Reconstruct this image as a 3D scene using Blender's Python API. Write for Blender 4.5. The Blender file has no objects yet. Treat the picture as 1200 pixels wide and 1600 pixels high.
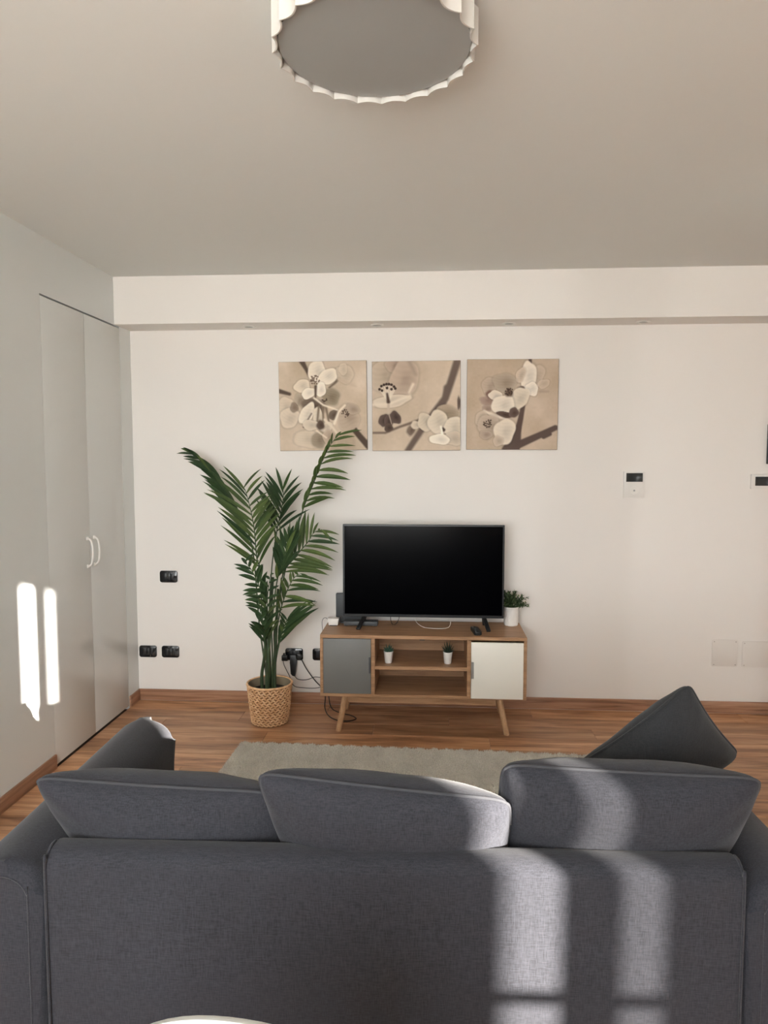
import bpy, bmesh, math, random
import numpy as np
from mathutils import Vector, Matrix, noise

random.seed(7)
R = math.radians
scene = bpy.context.scene
col = scene.collection

# ------------------------------------------------------------------ camera
CAM_H, YAW, PITCH, FPX = 1.592, 0.0664, 0.0737, 1103.0
cam_data = bpy.data.cameras.new('camera')
cam_data.sensor_fit = 'VERTICAL'
cam_data.sensor_height = 36.0
cam_data.lens = 36.0 * FPX / 1600.0
cam_data.clip_start = 0.02
cam = bpy.data.objects.new('camera', cam_data)
col.objects.link(cam)
cam.location = (0, 0, CAM_H)
cam.rotation_euler = (math.pi / 2 - PITCH, 0, YAW)
scene.camera = cam

# ------------------------------------------------------------------ light
world = bpy.data.worlds.new('sky')
scene.world = world
world.use_nodes = True
bg = world.node_tree.nodes['Background']
bg.inputs['Color'].default_value = (0.985, 1.0, 1.0, 1)
bg.inputs['Strength'].default_value = 6.0

SUN_DIR = Vector((-1.32, 1.0, -0.18 * 1.655)).normalized()
sun_data = bpy.data.lights.new('sun', 'SUN')
sun_data.energy = 17.0
sun_data.color = (1.0, 0.93, 0.84)
sun_data.angle = R(0.4)
sun = bpy.data.objects.new('sun', sun_data)
col.objects.link(sun)
sun.rotation_euler = SUN_DIR.to_track_quat('-Z', 'Y').to_euler()
sun.location = (6, -6, 4)

def portal(name, loc, sx, sz):
    d = bpy.data.lights.new(name, 'AREA')
    d.shape = 'RECTANGLE'
    d.size, d.size_y = sx, sz
    d.cycles.is_portal = True
    o = bpy.data.objects.new(name, d)
    col.objects.link(o)
    o.location = loc
    o.rotation_euler = (math.pi / 2, 0, 0)       # faces into the room (+Y)
    return o

vs = scene.view_settings
scene.display_settings.display_device = 'sRGB'
vs.view_transform = 'Standard'
vs.look = 'None'
vs.gamma = 1.0
vs.use_curve_mapping = False
vs.exposure = 1.60
scene.cycles.use_denoising = True
scene.cycles.max_bounces = 10
scene.cycles.diffuse_bounces = 6
scene.cycles.sample_clamp_indirect = 6.0

# ------------------------------------------------------------------ materials
def mat(name, rgb, rough=0.6, spec=0.5, metal=0.0, coat=0.0, sheen=0.0):
    m = bpy.data.materials.new(name)
    m.use_nodes = True
    b = m.node_tree.nodes['Principled BSDF']
    b.inputs['Base Color'].default_value = (*rgb, 1)
    b.inputs['Roughness'].default_value = rough
    b.inputs['Specular IOR Level'].default_value = spec
    b.inputs['Metallic'].default_value = metal
    b.inputs['Coat Weight'].default_value = coat
    b.inputs['Sheen Weight'].default_value = sheen
    return m

class NT:
    """Small helper for adding nodes to a material."""
    def __init__(self, m):
        self.t = m.node_tree
        self.b = self.t.nodes['Principled BSDF']
    def n(self, kind, **kw):
        x = self.t.nodes.new(kind)
        for k, v in kw.items():
            if k in x.inputs:
                x.inputs[k].default_value = v
            else:
                setattr(x, k, v)
        return x
    def l(self, a, b):
        self.t.links.new(a, b)
    def mapped(self, scale, random_shift=False, coord='Object'):
        tc = self.n('ShaderNodeTexCoord')
        mp = self.n('ShaderNodeMapping')
        mp.inputs['Scale'].default_value = scale
        self.l(tc.outputs[coord], mp.inputs['Vector'])
        if random_shift:
            oi = self.n('ShaderNodeObjectInfo')
            mul = self.n('ShaderNodeVectorMath', operation='MULTIPLY')
            mul.inputs[1].default_value = (37.0, 91.0, 53.0)
            self.l(oi.outputs['Random'], mul.inputs[0])
            self.l(mul.outputs[0], mp.inputs['Location'])
        return mp.outputs['Vector']
    def noise(self, vec, scale, detail=3.0, rough=0.55, dist=0.0):
        x = self.n('ShaderNodeTexNoise')
        x.inputs['Scale'].default_value = scale
        x.inputs['Detail'].default_value = detail
        x.inputs['Roughness'].default_value = rough
        x.inputs['Distortion'].default_value = dist
        self.l(vec, x.inputs['Vector'])
        return x.outputs['Fac']
    def ramp(self, fac, stops):
        x = self.n('ShaderNodeValToRGB')
        e = x.color_ramp.elements
        while len(e) < len(stops):
            e.new(0.5)
        for el, (p, c) in zip(e, stops):
            el.position = p
            el.color = (*c, 1)
        self.l(fac, x.inputs['Fac'])
        return x.outputs['Color']
    def mix(self, a, b, fac, kind='MIX'):
        x = self.n('ShaderNodeMix', data_type='RGBA', blend_type=kind)
        for s, v in ((6, a), (7, b)):
            if hasattr(v, 'links'):
                self.l(v, x.inputs[s])
            else:
                x.inputs[s].default_value = (*v, 1)
        if hasattr(fac, 'links'):
            self.l(fac, x.inputs[0])
        else:
            x.inputs[0].default_value = fac
        return x.outputs[2]
    def bump(self, fac, strength, dist=0.001):
        x = self.n('ShaderNodeBump')
        x.inputs['Strength'].default_value = strength
        x.inputs['Distance'].default_value = dist
        self.l(fac, x.inputs['Height'])
        self.l(x.outputs['Normal'], self.b.inputs['Normal'])
    def color(self, c):
        self.l(c, self.b.inputs['Base Color'])

def paint_mat(name, rgb, rough, spec=0.4):
    m = mat(name, rgb, rough, spec)
    t = NT(m)
    v = t.mapped((1, 1, 1))
    t.bump(t.noise(v, 160, 4), 0.12, 0.001)
    return m

def wood_mat(name, dark, mid, light, grain=(1.2, 22, 22), rough=0.45, shift=False, var=0.0, coat=0.0):
    m = mat(name, mid, rough, 0.4, coat=coat)
    t = NT(m)
    v = t.mapped(grain, shift)
    a = t.noise(v, 1.6, 6, 0.62, 0.6)
    c = t.ramp(a, [(0.33, dark), (0.50, mid), (0.69, light)])
    v2 = t.mapped((grain[0] * 2.5, grain[1] * 6, grain[2] * 6), shift)
    b = t.noise(v2, 2.0, 4, 0.6)
    c = t.mix(c, t.ramp(b, [(0.3, (0.62, 0.58, 0.55)), (0.6, (1, 1, 1))]), 0.55, 'MULTIPLY')
    if var:
        oi = t.n('ShaderNodeObjectInfo')
        c = t.mix(c, t.ramp(oi.outputs['Random'], [(0.0, (0.70, 0.66, 0.62)), (0.5, (0.95, 0.93, 0.92)), (1.0, (1.12, 1.08, 1.04))]), var, 'MULTIPLY')
    t.color(c)
    t.bump(b, 0.15, 0.0006)
    return m

def fabric_mat(name, rgb, contrast=0.35):
    m = mat(name, rgb, 0.92, 0.25, sheen=0.12)
    t = NT(m)
    h = t.noise(t.mapped((50, 420, 420)), 1.0, 2)
    v = t.noise(t.mapped((420, 420, 50)), 1.0, 2)
    big = t.noise(t.mapped((6, 6, 6)), 1.0, 3)
    w = t.n('ShaderNodeMath', operation='ADD')
    t.l(h, w.inputs[0]); t.l(v, w.inputs[1])
    half = t.n('ShaderNodeMath', operation='MULTIPLY')
    half.inputs[1].default_value = 0.5
    t.l(w.outputs[0], half.inputs[0])
    lo = tuple(x * (1 - contrast) for x in rgb)
    hi = tuple(x * (1 + contrast) for x in rgb)
    c = t.ramp(half.outputs[0], [(0.36, lo), (0.64, hi)])
    c = t.mix(c, t.ramp(big, [(0.3, (0.9, 0.9, 0.9)), (0.7, (1, 1, 1))]), 0.6, 'MULTIPLY')
    t.color(c)
    t.bump(half.outputs[0], 0.5, 0.0012)
    return m

def dimming_sheet_mat():
    m = mat('sun_dimming_sheet', (0.8, 0.79, 0.77), 0.9)
    t = NT(m)
    tr = t.n('ShaderNodeBsdfTransparent')
    mx = t.n('ShaderNodeMixShader')
    mx.inputs[0].default_value = 0.38
    t.l(tr.outputs[0], mx.inputs[1]); t.l(t.b.outputs[0], mx.inputs[2])
    t.l(mx.outputs[0], t.t.nodes['Material Output'].inputs['Surface'])
    return m

M = {}
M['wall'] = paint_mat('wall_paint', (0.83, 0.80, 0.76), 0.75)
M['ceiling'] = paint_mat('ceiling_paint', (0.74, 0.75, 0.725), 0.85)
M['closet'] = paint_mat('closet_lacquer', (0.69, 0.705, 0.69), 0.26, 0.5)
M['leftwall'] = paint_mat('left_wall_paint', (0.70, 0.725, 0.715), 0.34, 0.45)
M['dark_gap'] = mat('dark_gap', (0.04, 0.038, 0.035), 0.9)
M['plank'] = wood_mat('laminate_plank', (0.24, 0.115, 0.058), (0.50, 0.268, 0.140), (0.70, 0.43, 0.25), (1.1, 11, 11), 0.36, True, 0.85)
M['subfloor'] = mat('subfloor', (0.05, 0.028, 0.018), 0.9)
M['baseboard'] = wood_mat('baseboard_wood', (0.23, 0.12, 0.07), (0.40, 0.215, 0.13), (0.50, 0.30, 0.19), (1.2, 30, 30), 0.45)
M['baseboard_y'] = wood_mat('baseboard_wood_side', (0.23, 0.12, 0.07), (0.40, 0.215, 0.13), (0.50, 0.30, 0.19), (30, 1.2, 30), 0.45)
M['oak'] = wood_mat('oak_veneer', (0.30, 0.165, 0.085), (0.41, 0.235, 0.125), (0.50, 0.30, 0.17), (2.0, 26, 26), 0.42)
M['oak_v'] = wood_mat('oak_legs', (0.36, 0.21, 0.11), (0.47, 0.285, 0.155), (0.55, 0.35, 0.20), (26, 26, 2.0), 0.42)
M['door_grey'] = mat('grey_lacquer', (0.165, 0.165, 0.158), 0.5)
M['door_white'] = mat('white_lacquer', (0.80, 0.775, 0.70), 0.45)
M['metal'] = mat('brushed_metal', (0.45, 0.45, 0.44), 0.35, metal=0.8)
M['fabric'] = fabric_mat('charcoal_weave', (0.0280, 0.0290, 0.0360))
M['fabric_dark'] = fabric_mat('dark_charcoal_weave', (0.0235, 0.0245, 0.0265), 0.25)
M['seam'] = mat('seam_cord', (0.040, 0.041, 0.047), 0.9)
M['black'] = mat('black_plastic', (0.012, 0.013, 0.014), 0.35)
M['black_gloss'] = mat('black_gloss_plastic', (0.010, 0.011, 0.012), 0.12)
M['screen'] = mat('screen_glass', (0.0008, 0.0008, 0.0014), 0.16, 0.10)
M['bezel'] = mat('bezel_plastic', (0.011, 0.012, 0.014), 0.35)
M['dark_grey'] = mat('dark_grey_plastic', (0.055, 0.060, 0.065), 0.45)
M['white_plastic'] = mat('white_plastic', (0.80, 0.78, 0.74), 0.35)
M['white_lamp'] = mat('white_lamp_metal', (0.66, 0.645, 0.605), 0.4)
M['diffuser'] = mat('opal_diffuser', (0.33, 0.34, 0.33), 0.35)
M['cover_plate'] = paint_mat('cover_plate_paint', (0.775, 0.74, 0.695), 0.6)
M['screw'] = mat('screw_head', (0.35, 0.32, 0.29), 0.4, metal=0.5)
M['lcd'] = mat('display_glass', (0.025, 0.030, 0.032), 0.12)
M['pot_white'] = mat('white_ceramic', (0.80, 0.78, 0.75), 0.4)
M['soil'] = mat('dark_soil', (0.012, 0.010, 0.009), 0.95)
M['leaf_small'] = mat('small_leaf', (0.055, 0.095, 0.035), 0.5)
M['leaf_pale'] = mat('pale_leaf', (0.14, 0.19, 0.085), 0.5)
M['succulent'] = mat('succulent_leaf', (0.030, 0.085, 0.055), 0.45)
M['succulent_dark'] = mat('dark_succulent_leaf', (0.014, 0.028, 0.014), 0.5)
M['stem'] = wood_mat('palm_stem', (0.022, 0.035, 0.016), (0.048, 0.085, 0.036), (0.085, 0.12, 0.05), (30, 30, 4), 0.5)
M['basket_gap_shade'] = mat('basket_gap_shade', (0.26, 0.125, 0.055), 0.9)
M['basket_in'] = mat('basket_lining', (0.30, 0.25, 0.17), 0.85)
M['chair_white'] = mat('white_moulded_plastic', (0.50, 0.50, 0.47), 0.3)
M['beech'] = wood_mat('beech_leg', (0.42, 0.26, 0.14), (0.52, 0.34, 0.19), (0.60, 0.42, 0.26), (26, 26, 2.0), 0.45)
M['white_cable'] = mat('white_cable', (0.75, 0.73, 0.70), 0.5)
M['outdoor'] = mat('pale_concrete', (0.72, 0.70, 0.67), 0.9)
M['dimming_sheet'] = dimming_sheet_mat()
M['frame_white'] = mat('window_frame_white', (0.78, 0.76, 0.73), 0.4)

def leaf_mat(name, lo, hi):
    m = mat(name, lo, 0.42, 0.45)
    t = NT(m)
    oi = t.n('ShaderNodeObjectInfo')
    c = t.ramp(oi.outputs['Random'], [(0.0, lo), (1.0, hi)])
    a = t.noise(t.mapped((40, 40, 40)), 1.0, 2)
    c = t.mix(c, t.ramp(a, [(0.3, (0.75, 0.8, 0.7)), (0.7, (1.1, 1.1, 1.0))]), 0.6, 'MULTIPLY')
    t.color(c)
    return m
LEAF = [leaf_mat('palm_leaf_dark', (0.022, 0.050, 0.020), (0.045, 0.085, 0.032)),
        leaf_mat('palm_leaf_mid', (0.045, 0.080, 0.030), (0.100, 0.140, 0.045)),
        leaf_mat('palm_leaf_pale', (0.050, 0.095, 0.026), (0.110, 0.155, 0.045))]

def rug_mat():
    m = mat('rug_pile', (0.62, 0.60, 0.54), 0.98, 0.1)
    t = NT(m)
    a = t.noise(t.mapped((220, 220, 60)), 1.0, 2)
    b = t.noise(t.mapped((9, 5, 5)), 1.0, 3)
    c = t.ramp(a, [(0.3, (0.58, 0.56, 0.505)), (0.7, (0.88, 0.85, 0.78))])
    c = t.mix(c, t.ramp(b, [(0.3, (0.75, 0.75, 0.75)), (0.7, (1, 1, 1))]), 0.7, 'MULTIPLY')
    t.color(c)
    return m
M['rug'] = rug_mat()

def straw_mat():
    m = mat('seagrass', (0.46, 0.28, 0.14), 0.75, 0.25)
    t = NT(m)
    a = t.noise(t.mapped((1, 1, 1)), 45, 2)
    b = t.noise(t.mapped((1, 1, 1)), 300, 2)
    c = t.ramp(a, [(0.3, (0.68, 0.39, 0.20)), (0.55, (0.86, 0.56, 0.32)), (0.75, (0.93, 0.70, 0.45))])
    c = t.mix(c, t.ramp(b, [(0.3, (0.75, 0.72, 0.7)), (0.7, (1, 1, 1))]), 0.6, 'MULTIPLY')
    t.color(c)
    return m
M['straw'] = straw_mat()

def canvas_mat():
    m = mat('printed_canvas', (0.5, 0.45, 0.4), 0.85, 0.2)
    t = NT(m)
    a = t.n('ShaderNodeVertexColor')
    a.layer_name = 'print'
    w = t.noise(t.mapped((600, 600, 600)), 1.0, 2)
    c = t.mix(a.outputs['Color'], t.ramp(w, [(0.3, (0.9, 0.9, 0.9)), (0.7, (1, 1, 1))]), 0.6, 'MULTIPLY')
    t.color(c)
    t.bump(w, 0.2, 0.0005)
    return m
M['canvas'] = canvas_mat()
M['canvas_edge'] = mat('canvas_side', (0.33, 0.28, 0.235), 0.9)

# ------------------------------------------------------------------ builders
def link(o, parent=None):
    col.objects.link(o)
    if parent is not None:
        o.parent = parent
    return o

def tag(o, label=None, cat=None, group=None, kind=None):
    if label: o['label'] = label
    if cat: o['category'] = cat
    if group: o['group'] = group
    if kind: o['kind'] = kind
    return o

def thing(name, label, cat, loc=(0, 0, 0), rz=0.0, group=None):
    o = bpy.data.objects.new(name, None)
    o.empty_display_size = 0.05
    col.objects.link(o)
    o.location = loc
    o.rotation_euler = (0, 0, rz)
    return tag(o, label, cat, group)

def bm_obj(name, bm, m, parent=None, smooth=None, loc=None):
    me = bpy.data.meshes.new(name)
    bmesh.ops.recalc_face_normals(bm, faces=bm.faces)
    bm.to_mesh(me)
    bm.free()
    me.materials.append(m)
    if smooth is not None:
        me.shade_smooth() if smooth >= 180 else me.set_sharp_from_angle(angle=R(smooth))
        if smooth < 180:
            for p in me.polygons: p.use_smooth = True
    o = bpy.data.objects.new(name, me)
    link(o, parent)
    if loc is not None:
        o.location = loc
    return o

def raw_obj(name, verts, faces, m, parent=None, smooth=True, loc=None):
    me = bpy.data.meshes.new(name)
    me.from_pydata([tuple(v) for v in verts], [], faces)
    me.materials.append(m)
    if smooth:
        me.shade_smooth()
    me.update()
    o = bpy.data.objects.new(name, me)
    link(o, parent)
    if loc is not None:
        o.location = loc
    return o

def add_box(bm, x0, x1, y0, y1, z0, z1, bevel=0.0, seg=2, mtx=None):
    vs_ = [bm.verts.new((x, y, z)) for z in (z0, z1) for y in (y0, y1) for x in (x0, x1)]
    idx = ((0, 2, 3, 1), (4, 5, 7, 6), (0, 1, 5, 4), (2, 6, 7, 3), (0, 4, 6, 2), (1, 3, 7, 5))
    fs = [bm.faces.new([vs_[i] for i in f]) for f in idx]
    out = vs_
    if bevel > 0:
        es = list({e for f in fs for e in f.edges})
        r = bmesh.ops.bevel(bm, geom=es, offset=bevel, segments=seg, affect='EDGES', profile=0.5)
        out = list({v for f in r['faces'] for v in f.verts} | {v for v in vs_ if v.is_valid})
    if mtx is not None:
        bmesh.ops.transform(bm, matrix=mtx, verts=out)
    return out

def box(name, x0, x1, y0, y1, z0, z1, m, parent=None, bevel=0.0, seg=2):
    bm = bmesh.new()
    add_box(bm, x0, x1, y0, y1, z0, z1, bevel, seg)
    return bm_obj(name, bm, m, parent, smooth=40 if bevel else None)

def add_prism(bm, outline, d0, d1, axis='Y', bevel=0.0, seg=2):
    """Extrude a closed 2D outline from d0 to d1 along an axis."""
    def P(a, b, d):
        return {'Y': (a, d, b), 'X': (d, a, b), 'Z': (a, b, d)}[axis]
    lo = [bm.verts.new(P(a, b, d0)) for a, b in outline]
    hi = [bm.verts.new(P(a, b, d1)) for a, b in outline]
    n = len(outline)
    f0 = bm.faces.new(lo); f1 = bm.faces.new(hi[::-1])
    for i in range(n):
        bm.faces.new((lo[i], lo[(i + 1) % n], hi[(i + 1) % n], hi[i]))
    if bevel > 0:
        es = list({e for f in (f0, f1) for e in f.edges})
        bmesh.ops.bevel(bm, geom=es, offset=bevel, segments=seg, affect='EDGES', profile=0.5)

def rrect(x0, x1, z0, z1, r, n=5):
    pts = []
    for cx, cz, a0 in ((x1 - r, z1 - r, 0), (x0 + r, z1 - r, 90), (x0 + r, z0 + r, 180), (x1 - r, z0 + r, 270)):
        for k in range(n + 1):
            a = R(a0 + 90 * k / n)
            pts.append((cx + r * math.cos(a), cz + r * math.sin(a)))
    return pts

def plate(name, x0, x1, z0, z1, y0, y1, r, m, parent=None, bevel=0.002):
    bm = bmesh.new()
    add_prism(bm, rrect(x0, x1, z0, z1, r), y0, y1, 'Y', bevel)
    return bm_obj(name, bm, m, parent, smooth=40)

def smooth_path(pts, n):
    """Catmull-Rom through pts, n samples per span."""
    P = [Vector(p) for p in pts]
    if len(P) < 3:
        return [P[0].lerp(P[-1], i / n) for i in range(n + 1)]
    Q = [P[0] * 2 - P[1]] + P + [P[-1] * 2 - P[-2]]
    out = []
    for i in range(1, len(Q) - 2):
        a, b, c, d = Q[i - 1:i + 3]
        for k in range(n):
            t = k / n
            out.append(0.5 * ((2 * b) + (c - a) * t + (2 * a - 5 * b + 4 * c - d) * t * t + (3 * b - a - 3 * c + d) * t ** 3))
    out.append(P[-1])
    return out

def add_tube(bm, path, r0, r1=None, sides=8, cap=True):
    r1 = r0 if r1 is None else r1
    P = [Vector(p) for p in path]
    n = len(P)
    rings = []
    up = None
    for i, p in enumerate(P):
        t = (P[min(i + 1, n - 1)] - P[max(i - 1, 0)]).normalized()
        if up is None:
            up = Vector((0, 0, 1)) if abs(t.z) < 0.9 else Vector((1, 0, 0))
        s = t.cross(up).normalized()
        up = s.cross(t).normalized()
        rad = r0 + (r1 - r0) * i / max(1, n - 1)
        rings.append([bm.verts.new(p + (s * math.cos(a) + up * math.sin(a)) * rad)
                      for a in (2 * math.pi * k / sides for k in range(sides))])
    for a, b in zip(rings, rings[1:]):
        for k in range(sides):
            bm.faces.new((a[k], a[(k + 1) % sides], b[(k + 1) % sides], b[k]))
    if cap:
        bm.faces.new(rings[0][::-1]); bm.faces.new(rings[-1])

def tube(name, pts, r0, m, parent=None, r1=None, n=6, sides=8, loc=None):
    bm = bmesh.new()
    add_tube(bm, smooth_path(pts, n), r0, r1, sides)
    return bm_obj(name, bm, m, parent, smooth=180, loc=loc)

def add_lathe(bm, prof, cx=0, cy=0, sides=40, close=True):
    rings = []
    for r, z in prof:
        rings.append([bm.verts.new((cx + r * math.cos(2 * math.pi * k / sides), cy + r * math.sin(2 * math.pi * k / sides), z)) for k in range(sides)])
    for a, b in zip(rings, rings[1:]):
        for k in range(sides):
            bm.faces.new((a[k], a[(k + 1) % sides], b[(k + 1) % sides], b[k]))
    if close:
        bm.faces.new(rings[0][::-1]); bm.faces.new(rings[-1])

def lathe(name, prof, m, parent=None, sides=40, smooth=40, cx=0, cy=0):
    bm = bmesh.new()
    add_lathe(bm, prof, cx, cy, sides)
    return bm_obj(name, bm, m, parent, smooth=smooth)

# ------------------------------------------------------------------ the room
XL, YB, YF, ZB, ZC, YR, XR = -1.933, 4.487, 4.26, 2.4166, 2.7, -1.4, 5.2
T = 0.10

def struct(name, x0, x1, y0, y1, z0, z1, m, label, cat, bevel=0.0):
    o = box(name, x0, x1, y0, y1, z0, z1, m, None, bevel)
    return tag(o, label, cat, kind='structure')

floor = struct('floor', XL - 0.60, XR, YR, YB, -0.06, -0.011, M['subfloor'], 'floor of brown wood laminate planks running along the back wall', 'floor')

def plank_mesh(L, W):
    bm = bmesh.new()
    g = 0.0006
    add_box(bm, g, L - g, g, W - g, -0.0105, 0.0, 0.0012, 1)
    me = bpy.data.meshes.new('plank')
    bmesh.ops.recalc_face_normals(bm, faces=bm.faces)
    bm.to_mesh(me); bm.free()
    me.materials.append(M['plank'])
    return me
PW, PL_ = 0.165, 1.285
full = plank_mesh(PL_, PW)
cache = {}
y = YB - 0.012
row = 0
offs = [0.0, 0.52, 0.97, 0.30, 0.79, 0.13, 0.64, 1.10, 0.42]
while y > YR + 0.02:
    w = min(PW, y - YR)
    x = XL - offs[row % 9]
    while x < XR:
        a, b = max(x, XL + 0.002), min(x + PL_, XR)
        if b - a > 0.03:
            if abs(b - a - PL_) < 1e-6 and abs(w - PW) < 1e-6:
                me = full
            else:
                k = (round(b - a, 3), round(w, 3))
                if k not in cache:
                    cache[k] = plank_mesh(b - a, w)
                me = cache[k]
            o = bpy.data.objects.new('plank', me)
            link(o, floor)
            o.location = (a, y - w, 0)
        x += PL_
    y -= PW
    row += 1

struct('wall_back', XL - T, XR, YB, YB + T, -0.05, ZC, M['wall'], 'warm white back wall behind the television', 'wall')
# left wall, with an opening for the built-in wardrobe
WY0, WY1, WZ = 3.432, 4.326, 2.413
bm = bmesh.new()
add_box(bm, XL - T, XL, YR, WY0, -0.05, ZC)
add_box(bm, XL - T, XL, WY0, WY1, WZ, ZC)
add_box(bm, XL - T, XL, WY1, YB, -0.05, ZC)
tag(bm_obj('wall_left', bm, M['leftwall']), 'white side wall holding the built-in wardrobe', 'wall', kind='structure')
struct('ceiling', XL - T, XR, YR - T, YB + T, ZC, ZC + 0.12, M['ceiling'], 'plain off-white ceiling', 'ceiling')
struct('trim_1', XL, XR, YF, YB, ZB, ZC, M['wall'], 'boxed beam along the top of the back wall', 'beam')
struct('wall_right', XR, XR + T, YR - T, YB + T, -0.05, ZC, M['wall'], 'far side wall of the open room', 'wall')
struct('wall_shade_blocker', 1.665, 1.80, 2.85, 3.38, 0.0, ZC, M['wall'], 'short unseen wall added to shade the end of the back wall', 'wall')  # added outside the view to darken the end of the back wall

# rear wall (behind the photographer): a wide window and a tall one with added sun-shaping panels
W1 = (-1.83, 0.20, 0.80, 2.50)
W2 = (3.60, 4.95, 0.0, 2.39)
bm = bmesh.new()
add_box(bm, XL - T, W1[0], YR - T, YR, -0.05, ZC)
add_box(bm, W1[0], W1[1], YR - T, YR, -0.05, W1[2])
add_box(bm, W1[0], W1[1], YR - T, YR, W1[3], ZC)
add_box(bm, W1[1], W2[0], YR - T, YR, -0.05, ZC)
add_box(bm, W2[0], W2[1], YR - T, YR, W2[3], ZC)
add_box(bm, W2[1], XR, YR - T, YR, -0.05, ZC)
tag(bm_obj('wall_rear', bm, M['wall']), 'rear wall with the windows', 'wall', kind='structure')
w = thing('window_1', 'wide white framed window in the rear wall', 'window', (0, 0, 0)); w['kind'] = 'structure'
bm = bmesh.new()
for x in (W1[0], (W1[0] * 2 + W1[1]) / 3, (W1[0] + 2 * W1[1]) / 3, W1[1] - 0.06):
    add_box(bm, x, x + 0.06, YR - 0.08, YR - 0.03, W1[2], W1[3], 0.004, 1)
bm_obj('window_frame', bm, M['frame_white'], w)
box('window_sill', W1[0], W1[1], YR - T, YR + 0.06, W1[2] - 0.03, W1[2], M['frame_white'], w, 0.004)
w = thing('window_2', 'tall balcony window with added panels that shape the sun bands', 'window', (0, 0, 0)); w['kind'] = 'structure'
SL = ((4.030, 4.262), (4.402, 4.508))
for a, b in ((W2[0], SL[0][0]), (SL[0][1], SL[1][0]), (SL[1][1], W2[1])):
    box('sun_band_panel', a, b, YR - 0.014, YR - 0.002, 0.0, 2.395, M['frame_white'], w, 0.003, 1)  # added panels out of view; the gaps between them shape the sun bands
box('glazing_bar', SL[0][0] - 0.02, SL[1][1] + 0.02, YR - 0.03, YR - 0.014, 1.215, 1.245, M['frame_white'], w)
box('window_head', SL[0][0] - 0.02, SL[1][1] + 0.02, YR - 0.03, YR - 0.014, 2.37, 2.40, M['frame_white'], w)
box('sun_dimming_sheet', 4.33, 4.56, YR + 0.02, YR + 0.0215, 0.02, 2.42, M['dimming_sheet'], w)  # see-through sheet added behind the second gap to dim its sun band
struct('sun_edge_post', 5.93, 6.205, -3.06, -2.98, -0.02, 3.4, M['outdoor'], 'slender pale post at the balcony edge', 'post')  # unseen post, added to give the first sun band a soft edge
portal('window_portal', ((W1[0] + W1[1]) / 2, YR - 0.12, (W1[2] + W1[3]) / 2), W1[1] - W1[0], W1[3] - W1[2])
# balcony outside
struct('balcony_floor', -3.0, 6.5, YR - 1.6, YR - T, -0.12, -0.02, M['outdoor'], 'pale balcony slab outside the rear windows', 'balcony')
struct('balcony_sun_blocker', 0.75, 0.90, YR - 2.7, YR - T, -0.02, 3.6, M['outdoor'], 'pale wall added on the balcony to keep sun off the wide window', 'wall')  # unseen wall, added to block direct sun from the wide window
struct('ground', -60, 60, -70, YR - 1.7, -3.4, -3.2, M['outdoor'], 'pale ground below the balcony', 'ground')

def baseboard(name, x0, x1, y0, y1, m, label):
    bm = bmesh.new()
    add_box(bm, x0, x1, y0, y1, 0.0, 0.074, 0.003, 2)
    return tag(bm_obj(name, bm, m, smooth=40), label, 'baseboard', kind='structure')
baseboard('baseboard_back', XL, XR, YB - 0.012, YB, M['baseboard'], 'brown wooden baseboard along the back wall')
baseboard('baseboard_left', XL, XL + 0.012, YR, WY0 - 0.004, M['baseboard_y'], 'brown wooden baseboard running up to the wardrobe')
baseboard('baseboard_corner', XL, XL + 0.012, WY1 + 0.004, YB - 0.012, M['baseboard_y'], 'short brown baseboard between wardrobe and back wall')

# ------------------------------------------------------------------ built-in wardrobe
wr = thing('built_in_wardrobe', 'white flush built-in wardrobe with two tall handled doors beside the back wall', 'wardrobe', (XL, (WY0 + WY1) / 2, 0))
oy = (WY0 + WY1) / 2
bm = bmesh.new()
add_box(bm, -0.55, -0.53, WY0 - oy, WY1 - oy, 0.0, WZ)
add_box(bm, -0.53, -0.101, WY0 - oy - 0.02, WY0 - oy, 0.0, WZ)
add_box(bm, -0.53, -0.101, WY1 - oy, WY1 - oy + 0.02, 0.0, WZ)
add_box(bm, -0.55, -0.101, WY0 - oy - 0.02, WY1 - oy + 0.02, WZ, WZ + 0.02)
bm_obj('carcass', bm, M['dark_gap'], wr)
for a, b, hy in ((WY0 + 0.0025, 3.8735, 3.836), (3.8765, WY1 - 0.0025, 3.916)):
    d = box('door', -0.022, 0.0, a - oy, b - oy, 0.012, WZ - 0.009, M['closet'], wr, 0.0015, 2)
    zt, zb = 1.152, 0.990
    pts = [(-0.002, hy - oy, zt), (0.010, hy - oy, zt - 0.004), (0.026, hy - oy, zt - 0.022), (0.033, hy - oy, (zt + zb) / 2),
           (0.026, hy - oy, zb + 0.022), (0.010, hy - oy, zb + 0.004), (-0.002, hy - oy, zb)]
    bm = bmesh.new()
    add_tube(bm, smooth_path(pts, 6), 0.0055, None, 10)
    for z in (zt - 0.003, zb + 0.003):
        add_box(bm, -0.001, 0.007, hy - oy - 0.010, hy - oy + 0.010, z - 0.010, z + 0.010, 0.003, 2)
    bm_obj('handle', bm, M['white_plastic'], d, smooth=60)

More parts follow.
